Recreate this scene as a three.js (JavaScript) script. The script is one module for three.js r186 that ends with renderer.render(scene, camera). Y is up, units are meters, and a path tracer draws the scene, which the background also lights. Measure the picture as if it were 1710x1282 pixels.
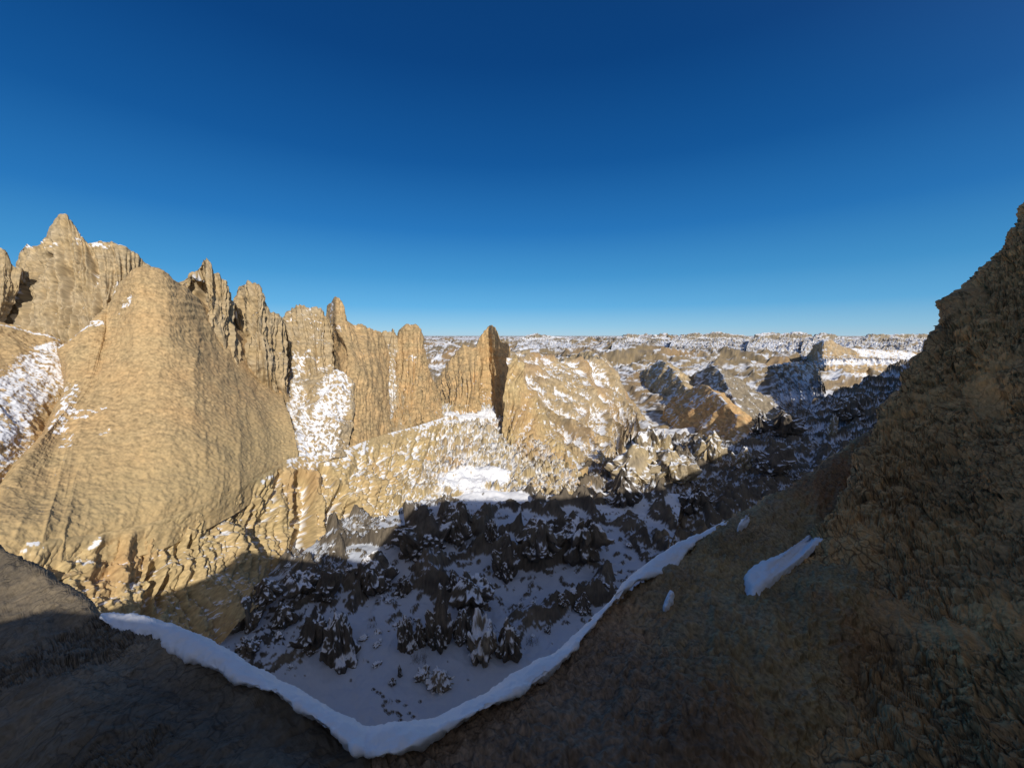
import * as THREE from 'three';
import { mergeVertices, mergeGeometries } from 'three/addons/utils/BufferGeometryUtils.js';

// ------------------------------------------------------------------ camera, sky, sun, exposure
const scene = new THREE.Scene();
const FOCAL = 657, CX = 855, CY = 641, PITCH = 7 * Math.PI / 180;   // lens of the photograph (1710 x 1282)
const camera = new THREE.PerspectiveCamera(2 * Math.atan(641 / FOCAL) * 180 / Math.PI, 1024 / 767, 0.05, 90000);
camera.position.set(0, 0, 0);
camera.rotation.set(-PITCH, 0, 0);
scene.add(camera);

const SUN_ELEV = 29.1 * Math.PI / 180, SUN_AZ = 21.7 * Math.PI / 180;
const SUN = new THREE.Vector3(Math.sin(SUN_AZ) * Math.cos(SUN_ELEV), Math.sin(SUN_ELEV), Math.cos(SUN_AZ) * Math.cos(SUN_ELEV));

const renderer = new THREE.WebGLRenderer({ antialias: true });
renderer.toneMapping = THREE.LinearToneMapping;
renderer.toneMappingExposure = 1.0;
renderer.shadowMap.enabled = true;

{ // clear winter sky: deep blue overhead, pale at the horizon, whiter round the sun
  const W = 1024, H = 512, data = new Float32Array(W * H * 4);
  const keys = [[0, .40, .60, .73], [1.2, .29, .56, .76], [4, .125, .42, .73], [8, .060, .30, .62], [14, .022, .18, .49], [22, .008, .100, .335], [32, .004, .058, .225], [42, .004, .046, .18], [60, .022, .062, .16], [90, .03, .066, .15]];
  const col = (e) => {
    if (e <= 0) return [.40, .60, .73];
    let i = 0; while (i < keys.length - 2 && keys[i + 1][0] < e) i++;
    const a = keys[i], b = keys[i + 1], t = Math.min(1, Math.max(0, (e - a[0]) / (b[0] - a[0])));
    return [1, 2, 3].map((c) => a[c] + (b[c] - a[c]) * t);
  };
  for (let j = 0; j < H; j++) for (let i = 0; i < W; i++) {
    const el = ((j + .5) / H - .5) * Math.PI, az = ((i + .5) / W - .5) * 2 * Math.PI;
    const d = [Math.cos(el) * Math.cos(az), Math.sin(el), Math.cos(el) * Math.sin(az)];
    const cs = d[0] * SUN.x + d[1] * SUN.y + d[2] * SUN.z;
    const c = col(el * 180 / Math.PI), a = .5 * Math.pow(Math.max(0, cs), 10) + .20 * Math.pow(Math.max(0, (cs + .35) / 1.35), 2.2), o = (j * W + i) * 4;
    const k = .92 + .22 * Math.pow(cs, 2);
    data[o] = c[0] * k + a; data[o + 1] = c[1] * k + a * .95; data[o + 2] = c[2] * k + a * .90; data[o + 3] = 1;
  }
  const sky = new THREE.DataTexture(data, W, H, THREE.RGBAFormat, THREE.FloatType);
  sky.mapping = THREE.EquirectangularReflectionMapping; sky.magFilter = THREE.LinearFilter; sky.minFilter = THREE.LinearFilter;
  sky.needsUpdate = true;
  scene.background = sky; scene.environment = sky;
}
const sun = new THREE.DirectionalLight(new THREE.Color().setRGB(1, .93, .82), 4.0);
sun.position.copy(SUN).multiplyScalar(600); sun.target.position.set(40, -30, -160);
sun.position.add(sun.target.position);
sun.castShadow = true; sun.shadow.mapSize.set(4096, 4096);
Object.assign(sun.shadow.camera, { left: -420, right: 420, top: 320, bottom: -320, near: 1, far: 1600 });
scene.add(sun, sun.target);

// ------------------------------------------------------------------ noise
let seed = 7;
const rnd = () => { seed = (seed + 0x6d2b79f5) | 0; let t = Math.imul(seed ^ (seed >>> 15), 1 | seed); t = (t + Math.imul(t ^ (t >>> 7), 61 | t)) ^ t; return ((t ^ (t >>> 14)) >>> 0) / 4294967296; };
const PERM = new Uint8Array(512);
{ const p = [...Array(256).keys()]; for (let i = 255; i > 0; i--) { const j = Math.floor(rnd() * (i + 1)); [p[i], p[j]] = [p[j], p[i]]; } for (let i = 0; i < 512; i++) PERM[i] = p[i & 255]; }
const GR = [1,1,0,-1,1,0,1,-1,0,-1,-1,0,1,0,1,-1,0,1,1,0,-1,-1,0,-1,0,1,1,0,-1,1,0,1,-1,0,-1,-1,1,1,0,-1,1,0,0,-1,1,0,-1,-1];
function noise(x, y, z) {
  let X = Math.floor(x), Y = Math.floor(y), Z = Math.floor(z);
  x -= X; y -= Y; z -= Z; X &= 255; Y &= 255; Z &= 255;
  const u = x * x * x * (x * (x * 6 - 15) + 10), v = y * y * y * (y * (y * 6 - 15) + 10), w = z * z * z * (z * (z * 6 - 15) + 10);
  const A = PERM[X] + Y, B = PERM[X + 1] + Y, AA = PERM[A] + Z, AB = PERM[A + 1] + Z, BA = PERM[B] + Z, BB = PERM[B + 1] + Z;
  const g = (h, a, b, c) => { h = (h & 15) * 3; return GR[h] * a + GR[h + 1] * b + GR[h + 2] * c; };
  const x1 = x - 1, y1 = y - 1, z1 = z - 1;
  const a0 = g(PERM[AA], x, y, z), a1 = g(PERM[BA], x1, y, z), b0 = g(PERM[AB], x, y1, z), b1 = g(PERM[BB], x1, y1, z);
  const c0 = g(PERM[AA + 1], x, y, z1), c1 = g(PERM[BA + 1], x1, y, z1), d0 = g(PERM[AB + 1], x, y1, z1), d1 = g(PERM[BB + 1], x1, y1, z1);
  const e0 = a0 + (a1 - a0) * u, e1 = b0 + (b1 - b0) * u, f0 = c0 + (c1 - c0) * u, f1 = d0 + (d1 - d0) * u;
  const h0 = e0 + (e1 - e0) * v, h1 = f0 + (f1 - f0) * v;
  return h0 + (h1 - h0) * w;
}
function fbm(x, y, z, o = 4) { let a = 1, s = 0; for (let i = 0; i < o; i++) { s += a * noise(x, y, z); a *= .5; x = x * 2.03 + 7.1; y = y * 2.03 + 3.7; z = z * 2.03 + 9.2; } return s; }
function ridged(x, y, z, o = 4) { let a = .5, s = 0, w = 1; for (let i = 0; i < o; i++) { let n = 1 - Math.abs(noise(x, y, z)) * 1.6; n = Math.max(0, n); n *= n; s += a * n * w; w = Math.min(1, n * 1.6); a *= .5; x = x * 2.07 + 5.3; y = y * 2.07 + 1.9; z = z * 2.07 + 8.4; } return s; }   // 0 .. about 1
function cells(x, y, z) {   // [F1, F2, id] of a cell pattern
  const X = Math.floor(x), Y = Math.floor(y), Z = Math.floor(z); let f1 = 9, f2 = 9, id = 0;
  for (let i = -1; i <= 1; i++) for (let j = -1; j <= 1; j++) for (let k = -1; k <= 1; k++) {
    const h = PERM[(PERM[(PERM[(X + i) & 255] + Y + j) & 255] + Z + k) & 255];
    const dx = X + i + PERM[h] / 255 - x, dy = Y + j + PERM[h + 71] / 255 - y, dz = Z + k + PERM[h + 143] / 255 - z, d = dx * dx + dy * dy + dz * dz;
    if (d < f1) { f2 = f1; f1 = d; id = h; } else if (d < f2) f2 = d;
  }
  return [Math.sqrt(f1), Math.sqrt(f2), id / 255];
}
const clamp = (x, a = 0, b = 1) => Math.min(b, Math.max(a, x)), smooth = (a, b, x) => { const t = clamp((x - a) / (b - a)); return t * t * (3 - 2 * t); };
const lerp = (a, b, t) => a + (b - a) * t, mix = (a, b, t) => [lerp(a[0], b[0], t), lerp(a[1], b[1], t), lerp(a[2], b[2], t)];

// ------------------------------------------------------------------ from survey points to surfaces
const SP = Math.sin(PITCH), CP = Math.cos(PITCH);
function at(px, py, z) {                                   // z > 0: distance in metres along the axis; z < 0: height of the point
  const a = (px - CX) / FOCAL, b = (CY - py) / FOCAL;
  const dir = [a, b * CP - SP, -CP - b * SP];
  const d = z > 0 ? z : z / dir[1];
  return dir.map((c) => c * d);
}
function project(x, y, z) { const d = -y * SP - z * CP, u = y * CP - z * SP; return [CX + FOCAL * x / d, CY - FOCAL * u / d, d]; }
const cr = (a, b, c, d, t) => .5 * (2 * b + (c - a) * t + (2 * a - 5 * b + 4 * c - d) * t * t + (3 * b - a - 3 * c + d) * t * t * t);
const span = (a, b) => Math.max(1e-4, Math.hypot(a[0] - b[0], a[1] - b[1], a[2] - b[2]));
function curve(a, b, c, d, t) {                           // spline through b and c that does not overshoot uneven steps
  const l = span(b, c), l0 = Math.max(span(a, b), l * .05), l1 = Math.max(span(c, d), l * .05), o = [0, 0, 0], t2 = t * t, t3 = t2 * t;
  for (let k = 0; k < 3; k++) {
    let m = l * ((b[k] - a[k]) / l0 * l + (c[k] - b[k]) / l * l0) / (l0 + l), n = l * ((c[k] - b[k]) / l * l1 + (d[k] - c[k]) / l1 * l) / (l + l1);
    if (a === b) m = c[k] - b[k]; if (c === d) n = c[k] - b[k];
    o[k] = (2 * t3 - 3 * t2 + 1) * b[k] + (t3 - 2 * t2 + t) * m + (3 * t2 - 2 * t3) * c[k] + (t3 - t2) * n;
  }
  return o;
}
const sheets = {};
const MAT = new THREE.MeshStandardMaterial({ vertexColors: true, roughness: .95, metalness: 0 });
const SNOWMAT = new THREE.MeshStandardMaterial({ vertexColors: true, roughness: .8, metalness: 0 });

/** crest rows that carry a surface over its top and down its far side */
function back(row, deep, drop) {
  const away = (p, d, y) => { const l = Math.hypot(p[0], p[2]) || 1; return [p[0] * (1 + d / l), p[1] - y, p[2] * (1 + d / l)]; };
  return [row.map((p) => away(p, deep, drop)), row.map((p) => away(p, deep * .45, drop * .22))];
}
const px = (rows) => rows.map((r) => r.map((c) => at(...c)));

/** a surface through a net of points: dense grid, displaced along its normal by disp() and upwards by lift(), coloured by paint() */
function surface(name, net, { sp = 1, disp, lift, paint, strokes = [], mat = MAT, most = 1100, flip = 0, straight = false, hidden = 0, rad = 5, cuts = [] }) {
  const R = net.length, K = net[0].length;
  const P = (i, j) => net[Math.min(R - 1, Math.max(0, i))][Math.min(K - 1, Math.max(0, j))];
  const S = (t, s) => {
    const i = Math.min(R - 2, Math.floor(t)), j = Math.min(K - 2, Math.floor(s)), a = t - i, b = s - j, o = [0, 0, 0];
    if (straight) return o.map((_, c) => lerp(lerp(P(i, j)[c], P(i, j + 1)[c], b), lerp(P(i + 1, j)[c], P(i + 1, j + 1)[c], b), a));
    const row = (k) => curve(P(k, j - 1), P(k, j), P(k, j + 1), P(k, j + 2), b), r1 = row(i), r2 = row(i + 1);
    return curve(i ? row(i - 1) : r1, r1, r2, i + 2 < R ? row(i + 2) : r2, a);
  };
  const shown = (p) => { const q = project(...p); if (q[2] < .2) return [0, 0, 0]; return [clamp(q[0], -80, 1790), clamp(q[1], -80, 1362), 1]; };
  const spread = (n, other, f, rows) => {                        // parameters at even steps in what one sees
    const m = (n - 1) * 8, cum = [0];
    for (let q = 1; q <= m; q++) {
      const seen = [];
      for (let e = 0; e <= 8; e++) { const w = e / 8 * (other - 1), A = shown(f(w, (q - 1) / 8)), B = shown(f(w, q / 8)); seen.push(Math.hypot(A[0] - B[0], A[1] - B[1]) * (A[2] && B[2] ? 1 : 0)); }
      seen.sort((a, b) => b - a); const best = (seen[0] + seen[1] + seen[2] + seen[3]) / 4;
      cum.push(cum[q - 1] + Math.max(best * .599, .4) * (rows && q <= hidden * 8 ? .3 : 1));
    }
    const N = Math.round(clamp(cum[m] / sp, 8, most)), out = [];
    for (let q = 0, c = 0; q <= N; q++) { const want = cum[m] * q / N; while (c < m - 1 && cum[c + 1] < want) c++; out.push(Math.min(n - 1, (c + clamp((want - cum[c]) / (cum[c + 1] - cum[c]))) / 8)); }
    return out;
  };
  const ts = spread(R, K, (w, q) => S(q, w), true), ss = spread(K, R, (w, q) => S(w, q)), nv = ts.length, nu = ss.length, n = nu * nv;
  const base = new Float32Array(n * 3), pos = new Float32Array(n * 3), nor = new Float32Array(n * 3), col = new Float32Array(n * 3), dis = new Float32Array(n), lif = new Float32Array(n);
  for (let j = 0; j < nv; j++) for (let i = 0; i < nu; i++) base.set(S(ts[j], ss[i]), (j * nu + i) * 3);
  const normals = (src, dst, sign) => {
    let vote = 0;
    for (let j = 0; j < nv; j++) for (let i = 0; i < nu; i++) {
      const a = (j * nu + Math.max(0, i - 1)) * 3, b = (j * nu + Math.min(nu - 1, i + 1)) * 3, c = (Math.max(0, j - 1) * nu + i) * 3, d = (Math.min(nv - 1, j + 1) * nu + i) * 3, o = (j * nu + i) * 3;
      const ux = src[b] - src[a], uy = src[b + 1] - src[a + 1], uz = src[b + 2] - src[a + 2], vx = src[d] - src[c], vy = src[d + 1] - src[c + 1], vz = src[d + 2] - src[c + 2];
      let x = uy * vz - uz * vy, y = uz * vx - ux * vz, z = ux * vy - uy * vx; const l = Math.hypot(x, y, z) || 1;
      x /= l; y /= l; z /= l; dst[o] = x; dst[o + 1] = y; dst[o + 2] = z;
      vote += y > 0 ? y : y;
    }
    const s = sign || (vote > 0 ? 1 : -1);
    if (s < 0) for (let k = 0; k < n * 3; k++) dst[k] = -dst[k];
    return s;
  };
  const sign = normals(base, nor, flip), mid = Math.floor(nu / 2);
  // metres along each axis of the sheet, so that rills and flutes keep their size
  const ulen = new Float32Array(n), vlen = new Float32Array(n);
  for (let j = 0; j < nv; j++) for (let i = 0; i < nu; i++) {
    const o = j * nu + i;
    if (i) ulen[o] = ulen[o - 1] + Math.hypot(base[o * 3] - base[o * 3 - 3], base[o * 3 + 1] - base[o * 3 - 2], base[o * 3 + 2] - base[o * 3 - 1]);
    if (j) { const q = o - nu; vlen[o] = vlen[q] + Math.hypot(base[o * 3] - base[q * 3], base[o * 3 + 1] - base[q * 3 + 1], base[o * 3 + 2] - base[q * 3 + 2]); }
  }
  // strokes of snow: given in the picture, kept as world points on this surface
  const shownAt = new Float32Array(strokes.length + cuts.length ? n * 2 : 0);
  if (shownAt.length) for (let o = 0; o < n; o++) { const q = project(base[o * 3], base[o * 3 + 1], base[o * 3 + 2]); shownAt[o * 2] = q[0]; shownAt[o * 2 + 1] = q[1]; }
  const near = (x, y) => { let best = 1e9, w = 0; for (let o = 0; o < n; o++) { const d = (shownAt[o * 2] - x) ** 2 + (shownAt[o * 2 + 1] - y) ** 2; if (d < best) { best = d; w = o; } } return [base[w * 3], base[w * 3 + 1], base[w * 3 + 2]]; };
  const world = (list) => list.map((s) => ({ p: s.slice(0, -2).map(([x, y]) => near(x, y)), r: s[s.length - 2], k: s[s.length - 1] }));
  const caps = world(strokes), clefts = world(cuts);
  const strokeAt = (x, y, z, caps) => {
    let v = 0;
    for (const c of caps) for (let i = 0; i < Math.max(1, c.p.length - 1); i++) {
      const a = c.p[i], b = c.p[Math.min(i + 1, c.p.length - 1)], bx = b[0] - a[0], by = b[1] - a[1], bz = b[2] - a[2], l2 = bx * bx + by * by + bz * bz || 1;
      const t = clamp(((x - a[0]) * bx + (y - a[1]) * by + (z - a[2]) * bz) / l2), d = Math.hypot(x - a[0] - bx * t, y - a[1] - by * t, z - a[2] - bz * t);
      v = Math.max(v, c.k * (1 - smooth(.55, 1.15, d / c.r)));
    }
    return v;
  };
  const o = { p: [0, 0, 0], n: [0, 0, 0], u: 0, v: 0, s: 0, t: 0, um: 0, vm: 0, d: 0, l: 0, stroke: 0 };
  const load = (k, i, j) => { for (let c = 0; c < 3; c++) { o.p[c] = base[k * 3 + c]; o.n[c] = nor[k * 3 + c]; } o.u = i / (nu - 1); o.v = j / (nv - 1); o.s = ss[i]; o.t = ts[j]; o.um = ulen[Math.floor(nv * .5) * nu + i]; o.vm = vlen[k]; };
  for (let j = 0; j < nv; j++) for (let i = 0; i < nu; i++) {
    const k = j * nu + i; load(k, i, j);
    o.stroke = caps.length ? strokeAt(...o.p, caps) : 0;
    const d = (disp ? disp(o) : 0) - (clefts.length ? strokeAt(o.p[0] + .5 * noise(o.p[0], o.p[1] / 2, o.p[2]), o.p[1], o.p[2] + .5 * noise(o.p[0] + 9, o.p[1] / 2, o.p[2]), clefts) : 0), up = lift ? lift(o) : 0; dis[k] = d; lif[k] = up;
    for (let c = 0; c < 3; c++) pos[k * 3 + c] = o.p[c] + o.n[c] * d + (c === 1 ? up : 0);
  }
  const cav = new Float32Array(n), tmp = new Float32Array(n), RAD = rad;   // how far a point stands proud of its surroundings
  for (let j = 0; j < nv; j++) for (let i = 0; i < nu; i++) { let a = 0, c = 0; for (let k = Math.max(0, i - RAD); k <= Math.min(nu - 1, i + RAD); k++, c++) a += dis[j * nu + k] + lif[j * nu + k]; tmp[j * nu + i] = a / c; }
  for (let j = 0; j < nv; j++) for (let i = 0; i < nu; i++) { let a = 0, c = 0; for (let k = Math.max(0, j - RAD); k <= Math.min(nv - 1, j + RAD); k++, c++) a += tmp[k * nu + i]; cav[j * nu + i] = dis[j * nu + i] + lif[j * nu + i] - a / c; }
  let depth = 0; { let c = 0; for (let k = 0; k < n; k += 7) { const q = project(base[k * 3], base[k * 3 + 1], base[k * 3 + 2]); if (q[2] > 0 && q[0] > 0 && q[0] < 1710 && q[1] < 1282) { depth += q[2]; c++; } } depth /= Math.max(1, c); }
  const grain = Math.max(.01, depth / FOCAL * 1.67);                    // metres that one vertex spans
  const fin = new Float32Array(n * 3); normals(pos, fin, sign);
  for (let j = 0; j < nv; j++) for (let i = 0; i < nu; i++) {
    const k = j * nu + i; load(k, i, j); o.b = o.n.slice();
    for (let c = 0; c < 3; c++) { o.p[c] = pos[k * 3 + c]; o.n[c] = fin[k * 3 + c]; }
    o.d = dis[k]; o.l = lif[k]; o.cav = cav[k]; o.grain = grain; o.stroke = caps.length ? strokeAt(...o.p, caps) : 0;
    col.set(paint(o), k * 3);
  }
  const index = new Uint32Array((nu - 1) * (nv - 1) * 6); let q = 0;
  for (let j = 0; j < nv - 1; j++) for (let i = 0; i < nu - 1; i++) {
    const a = j * nu + i, b = a + 1, c = a + nu, d = c + 1;
    if (sign > 0) { index.set([a, b, d, a, d, c], q); } else { index.set([a, d, b, a, c, d], q); }
    q += 6;
  }
  const g = new THREE.BufferGeometry();
  g.setAttribute('position', new THREE.BufferAttribute(pos, 3)); g.setAttribute('normal', new THREE.BufferAttribute(fin, 3)); g.setAttribute('color', new THREE.BufferAttribute(col, 3));
  g.setIndex(new THREE.BufferAttribute(index, 1));
  return finish(name, g, mat, pos);
}
function finish(name, g, mat, pos) {
  const m = new THREE.Mesh(g, mat); m.name = numbered(name); m.castShadow = m.receiveShadow = true; scene.add(m);
  if (pos) sheets[m.name] = pos;
  { const c = g.index ? g.index.count / 3 : g.attributes.position.count / 3; tris += c; counts[m.name] = Math.round(c / 1000); }
  return m;
}
let tris = 0; const counts = {};
const used = {};
function numbered(name) { const k = used[name] = (used[name] ?? -1) + 1; return k ? name + '_' + String(k).padStart(3, '0') : name; }
function ground(m) { m.userData.kind = 'structure'; return m; }
function splitSnow(m) {                                   // the snow lying on a thing is a part of its own
  const g = m.geometry, ix = g.index.array, c = g.attributes.color.array, rock = [], snow = [];
  for (let i = 0; i < ix.length; i += 3) (c[ix[i] * 3 + 2] > .6 && c[ix[i + 1] * 3 + 2] > .6 && c[ix[i + 2] * 3 + 2] > .6 ? snow : rock).push(ix[i], ix[i + 1], ix[i + 2]);
  if (snow.length < 60) return m;
  const pick = (list) => {
    const map = new Map(), h = new THREE.BufferGeometry(), ids = list.map((v) => { if (!map.has(v)) map.set(v, map.size); return map.get(v); });
    for (const k of ['position', 'normal', 'color']) { const src = g.attributes[k].array, dst = new Float32Array(map.size * 3); for (const [v, q] of map) dst.set(src.subarray(v * 3, v * 3 + 3), q * 3); h.setAttribute(k, new THREE.BufferAttribute(dst, 3)); }
    return h.setIndex(ids);
  };
  m.geometry = pick(rock);
  const s = new THREE.Mesh(pick(snow), SNOWMAT); s.name = 'snow_cover'; s.castShadow = s.receiveShadow = true; s.userData.kind = 'stuff'; m.add(s);
  return m;
}
function tag(m, label, category, group) { m.userData.label = label; m.userData.category = category; if (group) m.userData.group = group; return m; }

/** where the line of sight through a picture point first meets what is built so far */
function hit(x, y, only, tol = 2.2) {
  let best = null;
  for (const [name, pos] of Object.entries(sheets)) {
    if (only && !only.includes(name)) continue;
    for (let k = 0; k < pos.length; k += 3) {
      const q = project(pos[k], pos[k + 1], pos[k + 2]);
      if (q[2] > .3 && Math.abs(q[0] - x) < tol && Math.abs(q[1] - y) < tol && (!best || q[2] < best[3])) best = [pos[k], pos[k + 1], pos[k + 2], q[2]];
    }
  }
  return best || (tol < 12 ? hit(x, y, only, tol * 2) : null);
}

// ------------------------------------------------------------------ rock, clay and snow
const TAN = [.46, .335, .172], YEL = [.50, .385, .195], ORG = [.45, .265, .115], GRY = [.31, .255, .175], DRK = [.085, .07, .055], SNOW = [.84, .85, .88];  // DRK: rock tone with the shade of the valley put into it
const sunny = (n) => Math.max(0, n[0] * SUN.x + n[1] * SUN.y + n[2] * SUN.z);
/** snow keeps where it is flat, out of the sun, in hollows: more than 0 is snow */
function snow(o, k) {
  const [x, y, z] = o.p, w = k.w || 2;
  return (o.n[1] - k.flat) * (k.kf ?? 2) - (k.sun ?? .6) * sunny(o.n) + (k.na ?? .5) * noise(x / w, y / w / (k.wy ?? 1), z / w) + (k.nb ?? .6) * noise(x / w * 4.3, y / w * 4.3 / (k.wy ?? 1), z / w * 4.3) + (k.nc ?? .35) * noise(x / w * 11, y / w * 11 / (k.wy ?? 1), z / w * 11) - (k.hollow ?? 0) * 2.2 * o.cav + o.stroke * ((k.ks ?? 1.6) * .62 + (k.grain ?? 1.5) * noise(x * 1.1, y * .8, z * 1.1) + (k.grain ?? 1.5) * .8 * noise(x * 2.7, y * 2.2, z * 2.7)) + (k.add ?? 0);
}
function clay(o, c, c2, amp = .16) {
  const [x, y, z] = o.p, q = y + 1.2 * noise(x / 18, y / 18, z / 18);
  const band = noise(3.3, q / 2.6, 1.7) * .5 + noise(9.1, q / .8, 4.2) * .35, mott = fbm(x / 5, y / 5, z / 5, 4);
  const m = mix(c, c2, clamp(.5 + band * .7 + mott * .55)), f = 1 + amp * (band * .5 + mott * .5 + .6 * noise(x * 1.7, y * 1.7, z * 1.7)) + .45 * noise(x / o.grain / 1.9, y / o.grain / 1.6, z / o.grain / 1.9) + .35 * noise(x / o.grain / 5, y / o.grain / 3, z / o.grain / 5);
  return [m[0] * f, m[1] * f, m[2] * f];
}
const cover = (c, s, soft = .12, white = SNOW) => mix(c, white, smooth(-soft, soft, s)), SHADESNOW = [.55, .585, .65];  // last tone: snow with the valley shade put into its colour
const groove = (x) => { x = Math.abs(x) * 2.2; return x > 1 ? 0 : -(1 - x) * (1 - x); };        // 0 .. -1: a narrow channel

/** fluted wall: vertical channels, ledges, crumbs */
const wall = (k = {}) => (o) => {
  const [x, y, z] = o.p, a = (o.um + 1.2 * noise(x / 9, y / 14, z / 9)) / (k.w ?? 3.2), q = y + 1.5 * noise(x / 16, y / 16, z / 16);
  let d = (k.flute ?? .9) * (groove(noise(a, y / 26, 3.1)) + .55 * groove(noise(a * 2.3 + 7, y / 18, 8.1)) + .45 * groove(noise(a * 5.1 + 3, y / 12, 5.5)));
  d += (k.rib ?? .8) * (ridged(a * .55, y / 40, 6.3, 4) - .5);
  d += (k.ledge ?? .3) * (noise(1.1, q / 1.7, 5.1) + .6 * noise(7.7, q / .6, 2.2));
  d += (k.lump ?? 1.1) * fbm(x / 7, y / 11, z / 7, 3) + (k.crumb ?? .34) * fbm(x / (k.cw ?? 1.1), y / (k.cw ?? 1.3), z / (k.cw ?? 1.1), 4);
  return d * lerp(k.top ?? .45, 1, smooth(2, 3, o.t));
};
/** weathered slope: rills that run down it */
const slope = (k = {}) => (o) => {
  const [x, y, z] = o.p, a = (o.um + (k.skew ?? 0) * o.vm + 1.6 * noise(x / 12, y / 12, z / 12)) / (k.w ?? 4.5);
  let d = (k.rill ?? .5) * (k.fade ? smooth(.1, .3, o.u) : 1) * (groove(noise(a, o.vm / 40, 3.1)) + .6 * groove(noise(a * 2.4 + 7, o.vm / 22, 8.1)) + .35 * groove(noise(a * 5.7 + 3, o.vm / 12, 5.5)));
  d += (k.lump ?? 1) * fbm(x / (k.lw ?? 12), y / (k.lw ?? 12), z / (k.lw ?? 12), 3) + (k.crumb ?? .14) * (fbm(x / (k.cw ?? 1.3), y / (k.cw ?? 1.3), z / (k.cw ?? 1.3), 4) + .5 * Math.max(0, noise(x / (k.cw ?? 1.3) * 2.6, y / (k.cw ?? 1.3) * 2.6, z / (k.cw ?? 1.3) * 2.6)));
  return d;
};
/** eroded slope: ridges and gullies that run downhill and branch */
const eroded = (k = {}) => (o) => {
  const [x, y, z] = o.p, w = k.w ?? 10, a = (k.along ? x * k.along[0] + y * k.along[1] + z * k.along[2] : o.um + (k.skew ?? 0) * o.vm) / w + (k.warp ?? .45) * noise(x / w / 1.6, y / w / 1.6, z / w / 1.6), b = o.vm / w / (k.long ?? 3);
  let d = (k.amp ?? 1) * (k.fade ? smooth(.04, .2, o.u) : 1) * (ridged(a, b, (k.seed ?? 3) + .1, 5) - .5);
  d += (k.lump ?? .5) * fbm(x / w / 1.3, y / w / 1.3, z / w / 1.3, 4);
  d += (k.crumb ?? .12) * fbm(x / (k.cw ?? 1), y / (k.cw ?? 1), z / (k.cw ?? 1), 4);
  if (k.bed) { const q = y + .12 * w * noise(x / w / 2, y / w / 2, z / w / 2); d += k.bed * (noise(3.1, q / (k.bw ?? 2), 7.2) + .6 * noise(8.1, q / (k.bw ?? 2) * 2.7, 1.2)); }
  return d;
};
/** crumbling ground: knobs and small pillars over hollows */
const knobs = (k = {}) => (o) => {
  const [x, y, z] = o.p, w = k.w ?? 3, wx = x + .8 * noise(x / 3, y / 3, z / 3), wz = z + .8 * noise(x / 3 + 9, y / 3, z / 3);
  const c = cells(wx / w, y / (w * (k.tall ?? 2.6)), wz / w), c2 = cells(wx / w * 2.6, y / (w * .8), wz / w * 2.6);
  const m = k.mask ? k.mask(o) : 1;
  const sh = k.sharp ?? 2.6, tilt = (c[2] - .5) * 1.1 + .9 * noise(wx / w * .7, y / w * .5, wz / w * .7 + c[2] * 9);
  let d = m * (k.amp ?? 1.4) * ((clamp((c[1] - c[0]) * sh) - .7) * (.45 + .6 * c[2]) + .45 * tilt) + m * (k.amp ?? 1.4) * .4 * (clamp((c2[1] - c2[0]) * sh) - .7) * (.4 + .7 * c2[2]) - m * (k.amp ?? 1.4) * .5 * Math.max(0, ridged(x / w * .45, y / w * .16, z / w * .45, 3) - .55);
  d += (k.lump ?? 1.2) * fbm(x / 8, y / 10, z / 8, 3) + (k.crumb ?? .25) * fbm(x / .8, y / .9, z / .8, 3);
  return d;
};

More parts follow.
